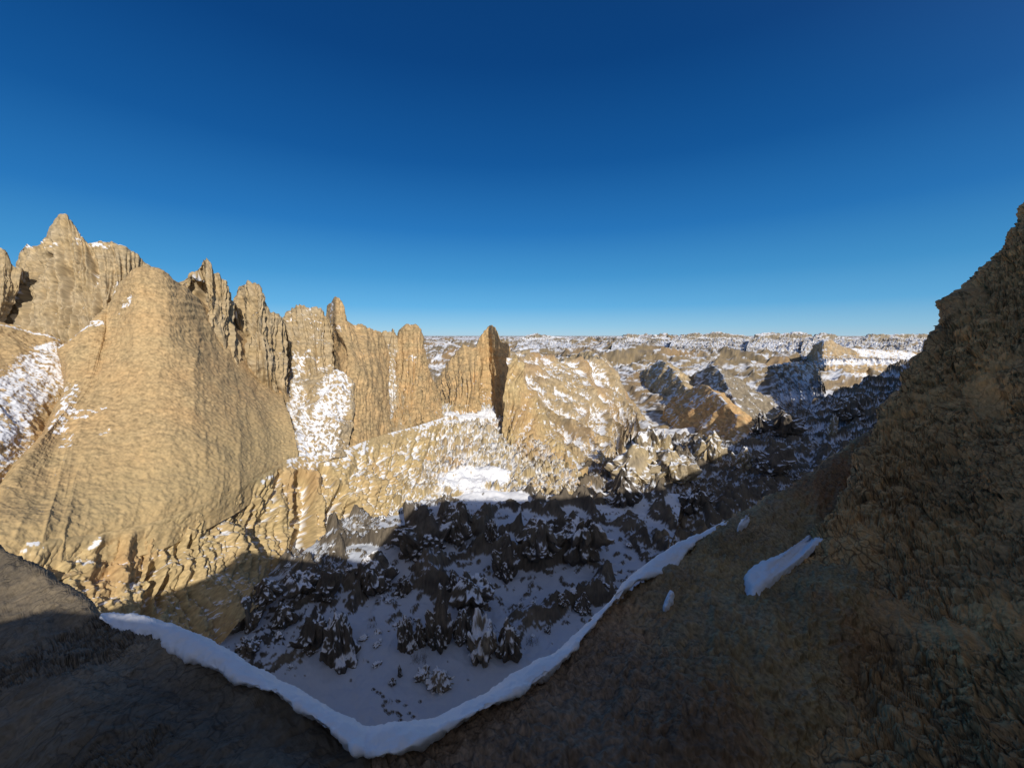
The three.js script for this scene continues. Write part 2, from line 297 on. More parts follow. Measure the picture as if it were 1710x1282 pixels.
// ------------------------------------------------------------------ far badlands (one sheet that reaches the horizon)
{
  const azs = [], rs = [];
  for (let a = -180; a < 180.01;) { azs.push(a * Math.PI / 180); const inside = a > -14.5 && a < 47.5; a += inside ? .112 : a > -40 && a < 60 ? 1 : 8; if (a > 180) break; }
  azs.push(Math.PI);
  for (const r of [4, 70, 140, 190, 225]) rs.push(r);
  for (let i = 0, r = 232; r < 9000; i++) { rs.push(r); r *= r < 2600 ? 1.0072 : 1.012; }
  for (let r = 9500; r < 80000; r *= 1.25) rs.push(r);
  const nu = azs.length, nv = rs.length;
  const height = (x, z, r) => {
    const near = smooth(226, 300, r);
    const wx = x + 40 * noise(x / 170, 2.2, z / 170), wz = z + 40 * noise(x / 170, 6.6, z / 170);
    let rg = ridged(wx / 330, .5, wz / 330, 5), pl = .5 + .5 * fbm(x / 900, 4.4, z / 900, 2);
    let h = lerp(.15, 1, clamp(rg * 1.25)) * lerp(.55, 1.1, pl);
    // beds of harder rock: steps with flat tops
    const st = 7, q = h * 9.5 + .5 * noise(x / 60, 1, z / 60), f = q - Math.floor(q), hs = (Math.floor(q) + smooth(.28, .8, f)) / 9.5;
    h = lerp(h, hs, .8);
    const rise = smooth(60, 600, x - .1 * r) * 13 * smooth(500, 1400, r) + smooth(2500, 900, r) * 0;
    const open = smooth(430, 760, r);
    let y = lerp(-88, -76, open) + h * lerp(20, 62, open) + rise * h * 1.1 + 30 * (ridged(wx / 120, 3.3, wz / 120, 5) - .4) * lerp(.35, 1, h) * lerp(.5, 1, open) + 7 * (ridged(wx / 34, 4.3, wz / 34, 4) - .4) * smooth(3200, 900, r) * lerp(.6, 1, open);
    y += 1.4 * fbm(x / 24, 5, z / 24, 3);
    const cap = -20 + r * .0148 * (.35 + .65 * smooth(-100, 700, x)); if (y > cap) y = cap + (y - cap) * .35;
    y = lerp(y, -46 + 8 * fbm(x / 700, 3, z / 700, 3), smooth(2600, 6000, r));
    y = lerp(-92, y, near);
    return y - Math.max(0, r - 9000) * 0;
  };
  const n = nu * nv, pos = new Float32Array(n * 3), nor = new Float32Array(n * 3), col = new Float32Array(n * 3), index = [];
  for (let j = 0; j < nv; j++) for (let i = 0; i < nu; i++) { const r = rs[j], x = Math.sin(azs[i]) * r, z = -Math.cos(azs[i]) * r; pos.set([x, height(x, z, r), z], (j * nu + i) * 3); }
  for (let j = 0; j < nv; j++) for (let i = 0; i < nu; i++) {
    const a = (j * nu + Math.max(0, i - 1)) * 3, b = (j * nu + Math.min(nu - 1, i + 1)) * 3, c = (Math.max(0, j - 1) * nu + i) * 3, d = (Math.min(nv - 1, j + 1) * nu + i) * 3, o = (j * nu + i) * 3;
    const u = [0, 1, 2].map((k) => pos[b + k] - pos[a + k]), v = [0, 1, 2].map((k) => pos[d + k] - pos[c + k]);
    let x = u[1] * v[2] - u[2] * v[1], y = u[2] * v[0] - u[0] * v[2], z = u[0] * v[1] - u[1] * v[0]; const l = (Math.hypot(x, y, z) || 1) * (y < 0 ? -1 : 1);
    const N = [x / l, y / l, z / l]; nor.set(N, o);
    const p = [pos[o], pos[o + 1], pos[o + 2]], far = smooth(200, 3000, rs[j]);
    const q = p[1] + 2 * noise(p[0] / 50, 1, p[2] / 50), band = noise(2.2, q / 3.1, 1) + .6 * noise(5.5, q / 1.1, 7);
    let cl = mix(mix(TAN, [.15, .125, .095], clamp(.55 + .8 * band)), ORG, clamp(noise(p[0] / 130, 8, p[2] / 130) * .8)); cl = cl.map((w) => w * (.8 + .3 * band + .3 * noise(p[0] / 2.4 * 300 / Math.max(300, rs[j]), p[1], p[2] / 2.4 * 300 / Math.max(300, rs[j]))));  // dark tone painted in to stand for shade on the far slopes
    const s = (N[1] - .80) * 3.4 - .5 * sunny(N) + .5 * noise(p[0] / 60, p[1] / 14, p[2] / 60) + .5 * noise(p[0] / 22, p[1] / 6, p[2] / 22) + .45 * smooth(1800, 500, rs[j]) * noise(p[0] / 7, p[1] / 4, p[2] / 7) + .25 * smooth(700, 300, rs[j]) * noise(p[0] / 3, p[1] / 3, p[2] / 3) - .17;
    col.set(cover(cl, s - smooth(5000, 12000, rs[j]) * .3, .25), o);
  }
  for (let j = 0; j < nv - 1; j++) for (let i = 0; i < nu - 1; i++) { const a = j * nu + i, b = a + 1, c = a + nu, d = c + 1; index.push(a, b, d, a, d, c); }
  const g = new THREE.BufferGeometry();
  g.setAttribute('position', new THREE.BufferAttribute(pos, 3)); g.setAttribute('normal', new THREE.BufferAttribute(nor, 3)); g.setAttribute('color', new THREE.BufferAttribute(col, 3));
  g.setIndex(new THREE.BufferAttribute(new Uint32Array(index), 1));
  ground(finish('terrain', g, MAT));
}

// ------------------------------------------------------------------ the valley floor and its sides
const floorPaint = (k) => (o) => cover(clay(o, k.c ?? GRY, k.c2 ?? TAN, .25), snow(o, k), k.soft ?? .1, mix(SHADESNOW, SNOW, smooth(-80, -92, o.p[2])));  // shade painted into the near snow, white past the shadow edge
const FEET = [[634, 1160], [640, 1166], [643, 1173], [640, 1181], [643, 1188], [650, 1192], [656, 1190], [663, 1190], [668, 1194], [667, 1203], [671, 1210], [676, 1178], [682, 1190], [690, 1198], [622, 1150], [628, 1156], [664, 1170], [700, 1168]].map((p) => [p, .16, 1]);
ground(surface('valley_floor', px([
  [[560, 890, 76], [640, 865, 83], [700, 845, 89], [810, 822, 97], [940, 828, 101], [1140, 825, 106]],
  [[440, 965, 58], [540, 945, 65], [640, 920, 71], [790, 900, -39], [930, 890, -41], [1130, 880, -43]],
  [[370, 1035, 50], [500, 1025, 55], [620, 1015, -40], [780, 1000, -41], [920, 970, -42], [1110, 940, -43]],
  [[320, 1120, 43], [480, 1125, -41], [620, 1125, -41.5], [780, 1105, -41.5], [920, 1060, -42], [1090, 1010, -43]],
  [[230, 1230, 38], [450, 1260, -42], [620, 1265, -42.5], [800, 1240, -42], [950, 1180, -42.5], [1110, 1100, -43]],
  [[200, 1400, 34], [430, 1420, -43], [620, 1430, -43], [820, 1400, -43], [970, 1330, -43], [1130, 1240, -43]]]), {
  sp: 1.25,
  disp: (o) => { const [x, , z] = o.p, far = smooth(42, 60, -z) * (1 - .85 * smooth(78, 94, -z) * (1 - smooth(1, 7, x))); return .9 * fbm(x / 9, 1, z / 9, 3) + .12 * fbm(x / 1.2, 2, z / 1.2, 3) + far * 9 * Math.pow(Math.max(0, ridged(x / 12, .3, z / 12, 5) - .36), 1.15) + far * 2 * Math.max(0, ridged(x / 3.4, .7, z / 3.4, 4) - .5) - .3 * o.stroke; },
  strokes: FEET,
  paint: floorPaint({ flat: .8, kf: 4, sun: .1, na: .3, nb: .4, nc: .3, w: 2.4, add: .12, ks: -1.5, grain: 0, hollow: .35, c: DRK, c2: mix(DRK, GRY, .4) }),  // rock tone darkened to paint in the valley shade
}));

// sunlit bowl of crumbling pillars under the far end of the ridge
ground(surface('badlands_bowl', px([
  [[620, 700, 122], [690, 688, 140], [750, 668, 168], [800, 660, 182], [850, 675, 176], [885, 715, 158], [945, 780, 130], [1010, 828, 116]],
  [[630, 755, 106], [700, 738, 119], [760, 728, 133], [820, 738, 136], [872, 765, 130], [932, 798, 119], [1012, 840, 111]],
  [[645, 815, 93], [702, 798, 101], [772, 790, 108], [822, 788, 113], [882, 808, 113], [942, 825, 111], [1020, 850, 107]],
  [[655, 872, 83], [712, 852, 90], [782, 836, 97], [832, 828, 101], [892, 846, 102], [952, 858, 102], [1040, 876, 100]],
  [[670, 960, 70], [722, 925, 79], [792, 900, 86], [842, 890, 89], [902, 900, 90], [962, 912, 89], [1050, 935, 86]]].map((r) => r.length === 8 ? [r[0], r[1], r[2], r[3], r[4], r[5], r[7]] : r)), {
  sp: .85,
  disp: knobs({ w: 2.6, amp: 2.7, lump: 1.6, crumb: .4, mask: (o) => 1 - .95 * Math.min(1, o.stroke) }),
  strokes: [[[765, 800], [825, 790], 5.5, 1], [[800, 825], [835, 840], [860, 870], 5, 1], [[760, 690], [840, 690], 5, .8], [[700, 715], [750, 700], 3, .6]],
  paint: (o) => cover(mix(clay(o, YEL, GRY, .3), ORG, clamp(noise(o.p[0] / 11, o.p[1] / 9, o.p[2] / 11) * 1.2 - .1) * .8), snow(o, { flat: .52, kf: 1.9, sun: .35, na: .6, nb: .5, nc: .3, w: 4, add: .1, hollow: .12 }), .15),
}));

// yellow crumbling cliff band under the long slope
ground(surface('lower_cliff', px([
  [[-90, 901, 35.09], [60, 901, 39.1], [170, 889, 44.12], [260, 870, 48.64], [330, 844, 53.66], [385, 818, 59.69], [440, 791, 68.22], [490, 764, 77.76], [550, 758, 84.79], [622, 731, 98.84], [696, 711, 117.92], [742, 696, 132.98]],
  [[-90, 970, 31.5], [60, 970, 36], [170, 955, 41.5], [260, 938, 45.8], [330, 908, 50.6], [385, 882, 56], [440, 860, 63], [500, 838, 71], [560, 822, 77], [625, 800, 87], [688, 780, 101], [736, 768, 114]],
  [[-90, 1060, 28], [60, 1060, 33], [170, 1050, 38], [265, 1028, 42.5], [340, 990, 47.5], [400, 955, 53.5], [455, 938, 60], [510, 926, 66], [565, 922, 71], [620, 902, 77.5], [668, 868, 86], [720, 848, 96]],
  [[-90, 1250, 24], [60, 1200, 30], [190, 1150, 35], [290, 1110, 39], [365, 1065, 44], [425, 1015, 50], [475, 990, 55], [525, 978, 60], [575, 975, 64], [630, 950, 70], [690, 905, 80], [735, 885, 89]]]), {
  sp: .95,
  disp: (() => { const a = knobs({ w: 3.1, amp: .55, lump: 2.2, crumb: .5, tall: 3 }), b = wall({ flute: 1.5, w: 5.2, ledge: .55, lump: 1.2, crumb: .25, top: 1, rib: 2.2 }); return (o) => a(o) * smooth(.0, .12, o.v) + b(o) * smooth(.0, .1, o.v) * .8; })(),
  cuts: [[[508, 792], [518, 850], [522, 930], 1.7, 4.5], [[578, 812], [560, 862], 1.3, 3], [[596, 842], [604, 880], .9, 2], [[278, 930], [268, 985], [262, 1030], .8, 1.6], [[300, 950], [284, 1000], .5, 1.2], [[165, 985], [160, 1020], .6, 1.2], [[332, 890], [334, 905], .5, 1], [[415, 840], [412, 872], .6, 1.4], [[440, 835], [436, 870], .5, 1.2], [[470, 790], [464, 850], .8, 1.6], [[632, 770], [640, 830], 1, 2.4], [[660, 740], [668, 790], .9, 2], [[120, 940], [117, 985], .6, 1], [[545, 780], [552, 800], 1.2, 2]],
  strokes: [[[40, 905], [95, 925], 1.1, .9], [[130, 915], [170, 905], .7, 1], [[120, 930], [118, 975], .5, .8], [[200, 955], [175, 1000], .5, .9], [[330, 875], [360, 868], .8, 1], [[270, 890], [310, 888], .8, .9], [[275, 930], [285, 990], .7, .7],
    [[415, 775], [420, 810], .8, .8], [[440, 805], [465, 795], .8, .9], [[490, 775], [560, 760], [620, 745], 2.2, .75], [[505, 800], [510, 880], 2, .7], [[528, 870], [525, 930], 1.2, .8], [[590, 830], [600, 900], 2, .6], [[600, 905], [625, 885], 3.5, .9], [[690, 800], [700, 830], 3, .6], [[650, 712], [735, 690], 2.2, .8]],
  paint: (o) => cover(mix(clay(o, YEL, TAN, .2), ORG, clamp(noise(o.p[0] / 12, o.p[1] / 8, o.p[2] / 12) * 1.5 - .35) * .9), snow(o, { flat: .72, kf: 2.2, sun: .45, na: .35, nb: .4, nc: .25, w: 3.4, add: -.3 + .3 * smooth(60, 95, -o.p[2]), hollow: .5, ks: 1.3 }), .1),
}));

// the long smooth clay slope below the left peaks
ground(surface('talus_slope', px([
  [[-200, 470, 62], [-70, 508, 66], [0, 536, 69], [50, 548, 71], [100, 568, 73], [140, 590, 75]],
  [[-200, 560, 53], [-70, 580, 57], [0, 600, 60.5], [50, 605, 63.5], [98, 612, 67], [140, 640, 68]],
  [[-200, 660, 45], [-70, 670, 48.5], [0, 680, 52], [50, 685, 55.5], [90, 690, 59], [140, 710, 60]],
  [[-200, 790, 36.5], [-70, 795, 40], [0, 800, 43.2], [40, 795, 46], [85, 790, 49], [140, 800, 51]],
  [[-200, 950, 29], [-70, 950, 32.5], [0, 955, 35], [60, 960, 37.5], [100, 960, 39], [140, 960, 41]]]), {
  sp: .95, disp: eroded({ amp: .9, w: 7, long: 5, lump: .5, crumb: .2, cw: .8 }),
  strokes: [[[102, 590], [60, 630], [0, 690], [-60, 750], 3.6, 1], [[75, 615], [0, 640], 1.6, .8], [[30, 720], [0, 760], 2, .7], [[-10, 540], [40, 548], [95, 570], .5, 1.2], [[30, 770], [20, 850], 2.2, .5], [[45, 745], [62, 742], 1, .6]],
  paint: (o) => cover(clay(o, TAN, mix(TAN, ORG, .4), .14), snow(o, { flat: .78, kf: 1, sun: .5, na: .3, nb: .5, nc: .5, w: 1.6, add: -.42, ks: 1.6, grain: 1.2 }), .12),
}));

const DSTROKES = [[[112, 640], [118, 660], [95, 715], 1.2, 1], [[118, 650], [150, 680], [135, 695], 1.1, .85], [[140, 690], [172, 682], .6, .9], [[112, 718], [108, 745], .8, .6], [[170, 722], [180, 718], .5, .7], [[213, 500], [135, 545], [106, 575], 1.3, 1.5]];
ground(surface('clay_slope', (() => {
  const r = px([
    [[98, 584, 76], [116, 570, 67.4], [152, 541, 70.5], [190, 500, 77], [214, 456, 73.6], [230, 448, 73], [258, 447, 75], [302, 476, 80], [345, 512, 87.5], [395, 548, 96], [435, 575, 103], [474, 612, 107]],
    [[102, 652, 66], [122, 642, 60.5], [148, 625, 62.5], [182, 590, 66.5], [208, 564, 67.4], [228, 558, 67], [262, 550, 68.5], [312, 568, 72.5], [357, 592, 79.5], [402, 622, 86], [438, 640, 92.5], [472, 662, 95.5]],
    [[34, 764, 49], [44, 760, 47], [92, 740, 51], [160, 700, 56], [196, 688, 58], [222, 684, 58.6], [262, 672, 60.5], [322, 672, 64.5], [372, 678, 70], [417, 688, 76.5], [450, 690, 83], [484, 695, 87.5]],
    [[-40, 840, 40.5], [-20, 835, 40.5], [75, 820, 44.5], [140, 802, 48], [186, 792, 50], [216, 790, 51.2], [260, 782, 53], [330, 772, 57.5], [386, 766, 63.5], [431, 758, 71], [468, 744, 78.5], [492, 730, 84]],
    [[-90, 905, 35], [-60, 905, 35.5], [60, 902, 39], [135, 896, 42.4], [182, 888, 44.6], [214, 884, 46.2], [260, 872, 48.6], [330, 846, 53.8], [386, 822, 59.5], [431, 797, 67], [470, 772, 75], [497, 752, 80]],
    [[-90, 960, 34], [-60, 960, 34.5], [60, 960, 38.4], [135, 950, 41.6], [182, 940, 43.9], [214, 933, 45.6], [260, 920, 48], [330, 890, 53.2], [386, 862, 59], [431, 832, 66.5], [472, 802, 74.5], [500, 780, 79.5]]]);
  return [...back(r[0], 10, 18), ...r];
})(), {
  sp: .9, hidden: 1.8, disp: (o) => eroded({ amp: .36, w: 4.6, long: 9, skew: .12, warp: .16, lump: .35, crumb: .11, cw: .6, fade: 1, bed: .06, bw: 1.1 })(o) + .18 * noise(2, (o.p[1] + noise(o.p[0] / 15, 1, o.p[2] / 15)) / .8, 7) * smooth(-4, 3, o.p[1]), strokes: DSTROKES,
  paint: (o) => cover(mix(clay(o, TAN, mix(TAN, ORG, .45), .13), YEL, smooth(-12, -20, o.p[1]) * .5), snow(o, { flat: .86, kf: 1.4, sun: .8, na: .3, nb: .5, nc: .45, w: 1.5, add: -.32, ks: 1.35 }), .1),
}));

// ------------------------------------------------------------------ the peaks of the left ridge
const cliffPaint = (k = {}) => (o) => cover(clay(o, k.c ?? TAN, k.c2 ?? mix(GRY, TAN, .2), .42), snow(o, { flat: .7, kf: 1.3, sun: .75, na: .4, nb: .55, nc: .4, w: 1.8, add: -.12, hollow: .2, ...k }), .1);
function peak(name, label, rows, k = {}) {
  const r = px(rows);
  const m = surface(name, [...back(r[0], k.deep ?? 8, k.drop ?? 16), ...r], { sp: k.sp ?? .85, hidden: 1.8, disp: k.disp ?? wall(k.wall), lift: (o) => -(k.jag ?? 1.3) * Math.max(0, ridged(o.um / 3.1, 1, name.length, 4) - .35) * (1 - smooth(2, 2.7, o.t)), strokes: k.strokes ?? [], cuts: k.cuts ?? [], paint: k.paint ?? cliffPaint(k.snow), flip: k.flip ?? 0 });
  return tag(splitSnow(m), label, k.cat ?? 'rock peak', k.group);
}
peak('rock_peak', 'rounded tan peak half cut off at the left frame edge', [
  [[-90, 470, 72], [-50, 430, 73], [-15, 408, 74], [8, 410, 74.5], [20, 430, 75], [38, 452, 76]],
  [[-90, 500, 71], [-50, 480, 72], [-15, 470, 72.5], [5, 472, 73], [15, 490, 74], [22, 510, 75]],
  [[-90, 560, 69], [-50, 560, 70], [-15, 560, 71], [0, 560, 72], [8, 560, 73], [12, 560, 74]]], { wall: { flute: .5 } });
peak('rock_peak', 'tallest pointed peak above a fluted cliff wall streaked with snow', [
  [[12, 470, 84], [32, 416, 82], [42, 407, 81], [62, 403, 80], [70, 392, 80], [83, 374, 80], [95, 357, 80], [105, 354, 80], [121, 368, 80], [138, 390, 80], [147, 401, 80], [170, 400, 80.5], [192, 403, 81], [226, 420, 83], [250, 441, 85], [275, 462, 87]],
  [[5, 500, 80], [22, 470, 78.5], [38, 450, 78], [58, 440, 77.6], [74, 432, 77.6], [88, 428, 77.6], [98, 426, 77.6], [108, 426, 77.6], [121, 428, 77.6], [136, 434, 77.6], [150, 440, 77.8], [172, 445, 78], [196, 450, 79], [226, 460, 81], [250, 470, 83], [280, 490, 85]],
  [[-10, 545, 76], [14, 525, 75.6], [34, 510, 75.4], [54, 505, 75.2], [72, 500, 75.2], [88, 500, 75.2], [98, 500, 75.2], [110, 500, 75.2], [124, 500, 75.2], [138, 500, 75.2], [154, 500, 75.4], [175, 500, 76], [200, 510, 77.4], [228, 520, 79], [252, 530, 81], [280, 540, 83]],
  [[-20, 620, 72], [4, 610, 72], [30, 600, 72], [50, 600, 72], [70, 600, 72], [88, 600, 72], [98, 600, 72], [110, 600, 72], [124, 600, 72], [138, 600, 72], [154, 600, 73], [176, 600, 74], [204, 600, 76], [230, 600, 78], [254, 600, 80], [280, 600, 82]]], {
  cuts: [[[160, 425], [162, 520], .7, 2], [[75, 480], [78, 560], .6, 1.5], [[98, 440], [96, 540], .5, 1.2], [[122, 440], [124, 500], .5, 1.2], [[64, 420], [62, 445], .7, 1.6], [[192, 470], [196, 505], 1.1, 2], [[48, 440], [30, 490], [14, 525], .7, 1.4]], wall: { flute: 1.5, w: 3.4, ledge: .3, lump: .9, top: .22 }, jag: .6, snow: { add: .02 }, strokes: [[[45, 410], [90, 405], [125, 400], 1.2, .8], [[150, 405], [175, 408], 1, .9], [[60, 440], [40, 450], [15, 520], 1, .8], [[95, 520], [135, 522], .5, .9], [[205, 470], [195, 505], 1.5, .9], [[105, 575], [140, 545], [200, 510], 1, 1.1]],
});
peak('rock_spire', 'twin tipped grey spire with a dark snowy cleft, right of the tallest peak', [
  [[292, 500, 92], [300, 468, 91], [308, 456, 90.5], [322, 443, 90], [335, 432, 90], [345, 429, 90], [353, 436, 90], [360, 450, 90], [370, 457, 90.5], [378, 466, 91], [386, 484, 92], [400, 505, 94]],
  [[294, 530, 88], [304, 505, 87], [312, 492, 87.4], [322, 486, 90], [334, 482, 90.5], [343, 482, 86], [354, 484, 86], [362, 490, 87], [370, 496, 87.2], [380, 505, 88], [389, 520, 89.5], [402, 540, 92]],
  [[300, 600, 84], [310, 575, 83], [318, 560, 83.4], [326, 556, 85], [334, 555, 84.4], [346, 555, 82], [356, 556, 82], [364, 560, 83], [374, 566, 83.5], [384, 580, 85], [394, 600, 86], [405, 620, 88]],
  [[300, 660, 86.5], [310, 635, 85.5], [318, 620, 85.9], [326, 616, 87.5], [334, 615, 86.9], [346, 615, 84.5], [356, 616, 84.5], [364, 620, 85.5], [374, 626, 86.0], [384, 640, 87.5], [394, 660, 88.5], [405, 680, 90.5]]], {
  cuts: [[[330, 450], [332, 490], [334, 518], .9, 2.4], [[318, 470], [322, 505], .6, 1.4]], wall: { flute: 1.6, w: 3, lump: .6, ledge: .2 }, strokes: [[[318, 460], [315, 490], [328, 515], 1, .9], [[340, 490], [335, 510], .8, .8]], snow: { add: -.05 } });
peak('rock_spire', 'blunt grey brown spire between the twin spire and the flat topped block', [
  [[386, 520, 104], [390, 488, 103], [397, 475, 102], [408, 469, 101.5], [420, 466, 101], [430, 470, 101], [437, 480, 101], [445, 500, 102], [455, 517, 103], [470, 526, 105], [480, 540, 107]],
  [[386, 560, 99], [393, 535, 100], [400, 525, 100.5], [412, 520, 96.6], [421, 518, 96.5], [431, 520, 96], [440, 530, 96.5], [448, 545, 98], [458, 560, 99.5], [470, 570, 101], [482, 590, 103]],
  [[388, 640, 91], [398, 620, 91], [406, 610, 91], [414, 605, 90.5], [424, 604, 90], [434, 605, 90.5], [444, 610, 91], [454, 620, 92], [462, 630, 93.5], [472, 640, 95], [482, 660, 96]],
  [[388, 700, 93.5], [398, 680, 93.5], [406, 670, 93.5], [414, 665, 93.0], [424, 664, 92.5], [434, 665, 93.0], [444, 670, 93.5], [454, 680, 94.5], [462, 690, 96.0], [472, 700, 97.5], [482, 720, 98.5]]], {
  cuts: [[[404, 520], [402, 560], [398, 595], .9, 2.2], [[422, 500], [418, 560], .5, 1.2]], wall: { flute: 1.3, w: 2.6, lump: .7, ledge: .2 }, strokes: [[[398, 530], [402, 560], .9, .8], [[425, 560], [402, 590], .5, .9]] });
peak('rock_block', 'flat topped block dusted with snow, left of the leaning pinnacle', [
  [[462, 560, 124], [472, 530, 123], [482, 514, 122], [492, 509, 121.5], [500, 505, 121], [508, 510, 121], [524, 511, 121], [540, 513, 121.5], [546, 522, 122], [556, 540, 123]],
  [[460, 600, 117], [472, 575, 116], [482, 560, 115.5], [492, 556, 115], [502, 554, 115], [512, 554, 115], [526, 556, 115], [540, 560, 116], [550, 570, 117], [562, 590, 118]],
  [[456, 690, 105], [468, 670, 104], [480, 660, 103], [492, 656, 103], [504, 655, 103], [516, 655, 103], [530, 656, 103], [544, 660, 104], [556, 670, 105], [572, 690, 106]]], {
  wall: { flute: 1.2, w: 4, ledge: .5, lump: 1 }, snow: { add: -.08 }, strokes: [[[480, 535], [520, 535], 1.0, .7], [[500, 590], [480, 635], 3, .8], [[530, 600], [550, 612], 3, .55], [[515, 520], [535, 560], 3, .35]] });
ground(surface('snow_gully', px([
  [[455, 640, 104], [480, 632, 104], [510, 630, 104], [540, 622, 104], [572, 618, 105], [590, 640, 106]],
  [[462, 680, 95], [484, 678, 94.4], [512, 676, 94.4], [540, 674, 95], [572, 672, 97], [592, 680, 99]],
  [[474, 725, 87], [494, 722, 86.4], [516, 720, 86.6], [540, 718, 88], [566, 718, 90.5], [585, 720, 93]],
  [[480, 775, 80], [500, 772, 79.5], [520, 770, 80], [542, 768, 82], [564, 764, 85], [585, 760, 88]]]), {
  sp: .75, disp: (o) => eroded({ amp: 2.2, w: 6, long: 3, lump: .6, crumb: .4, cw: 1.2 })(o), strokes: [[[482, 650], [500, 740], 4, .75], [[565, 630], [545, 700], [530, 745], 4.5, .95], [[510, 760], [520, 770], 3, 1]],
  paint: (o) => cover(clay(o, TAN, GRY, .2), snow(o, { flat: .75, kf: 1, sun: .45, na: .35, nb: .75, nc: .4, w: 2.4, add: -.2, ks: 1.25, grain: 1.2, hollow: .3 }), .14),
}));
peak('rock_spire', 'leaning pinnacle with a dark snowy left face above a smooth tan buttress', [
  [[530, 560, 146], [541, 528, 142], [545, 512, 140], [553, 502, 134], [563, 496, 127], [569, 499, 126], [573, 516, 126], [582, 536, 127], [604, 541, 130], [622, 546, 134], [636, 552, 138], [646, 575, 142]],
  [[536, 600, 142], [545, 565, 138], [550, 548, 133], [556, 540, 128], [566, 536, 120.5], [574, 538, 120.5], [584, 548, 121], [596, 560, 122.5], [612, 566, 126], [626, 572, 130], [638, 580, 134], [650, 600, 139]],
  [[556, 640, 122], [564, 625, 114], [572, 615, 110], [578, 610, 109], [584, 608, 109], [592, 608, 109.5], [602, 612, 110.5], [612, 616, 113], [622, 622, 116], [632, 628, 120], [642, 635, 125], [652, 650, 131]],
  [[540, 745, 94], [548, 735, 94], [556, 722, 94.5], [566, 712, 95], [576, 706, 96], [588, 702, 97.5], [600, 700, 99.5], [612, 698, 102], [622, 697, 105], [633, 697, 109], [644, 698, 113], [655, 702, 118]],
  [[520, 790, 88], [532, 782, 88.5], [545, 772, 89], [560, 764, 90], [572, 758, 91.5], [585, 754, 93], [600, 750, 95], [614, 744, 98], [626, 740, 101], [637, 736, 105], [648, 734, 109], [660, 732, 114]],
  [[520, 816, 91], [532, 808, 91.5], [545, 798, 92], [560, 790, 93], [572, 784, 94.5], [585, 780, 96], [600, 776, 98], [614, 770, 101], [626, 766, 104], [637, 762, 108], [648, 760, 112], [660, 758, 117]]], {
  disp: (o) => { const f = smooth(2.4, 3.2, o.t); return wall({ flute: .55, w: 4, ledge: .14, lump: .8, crumb: .25 })(o) * (1 - .2 * f); },
  snow: { add: -.3, c: TAN, c2: mix(TAN, ORG, .5) }, strokes: [[[552, 515], [548, 545], 3, 1], [[545, 555], [565, 550], 2, .8]] });
peak('rock_fin', 'low saddle wall with a snow filled chute beside the square fin', [
  [[622, 575, 150], [632, 551, 150], [642, 549, 150], [650, 550, 150], [656, 547, 150], [662, 556, 151], [672, 580, 152]],
  [[620, 610, 142], [630, 600, 143], [640, 598, 144], [648, 598, 144.5], [656, 598, 144], [664, 600, 144], [675, 610, 144]],
  [[622, 670, 128], [632, 662, 129], [642, 660, 130], [650, 660, 130], [658, 660, 130], [668, 662, 129], [680, 670, 128]],
  [[630, 735, 112], [640, 730, 113], [650, 726, 114], [660, 722, 115], [668, 720, 116], [676, 716, 117], [690, 710, 119]]], {
  wall: { flute: 1.2, w: 3 }, strokes: [[[650, 585], [647, 640], [642, 690], 3.6, .6]], snow: { add: -.1, nb: .8 } });
peak('rock_fin', 'square shouldered tan fin, last block before the open horizon', [
  [[652, 590, 157], [660, 563, 156], [668, 550, 155], [676, 543, 154.5], [688, 541, 154], [699, 543, 154], [705, 553, 154.5], [709, 580, 156], [716, 610, 158], [726, 640, 160], [738, 668, 162]],
  [[650, 630, 146], [660, 605, 144], [668, 598, 143], [677, 594, 142.5], [688, 593, 142], [698, 594, 143], [706, 600, 145], [712, 615, 148], [720, 635, 151], [730, 655, 154], [740, 678, 157]],
  [[648, 690, 130], [658, 668, 130], [668, 660, 129.5], [678, 656, 129.5], [688, 655, 130], [698, 655, 131.5], [707, 657, 134], [715, 662, 138], [723, 670, 142], [732, 678, 147], [742, 690, 151]],
  [[640, 730, 116], [652, 722, 117], [664, 718, 118], [675, 714, 119.5], [686, 711, 121], [697, 708, 123.5], [707, 705, 126.5], [716, 702, 130], [725, 700, 135], [735, 698, 140], [745, 700, 145]],
  [[640, 756, 119], [652, 748, 120], [664, 744, 121], [675, 740, 122.5], [686, 737, 124], [697, 734, 126.5], [707, 731, 129.5], [716, 728, 133], [725, 726, 138], [735, 724, 143], [745, 726, 148]]], {
  disp: (o) => wall({ flute: .5 + .9 * smooth(2.8, 3.8, o.t), w: 2.6, ledge: .25, lump: .8 })(o), snow: { add: -.28, c: TAN, c2: mix(TAN, ORG, .6) }, strokes: [[[680, 595], [695, 594], 1, .8], [[690, 600], [700, 607], .8, .7]] });
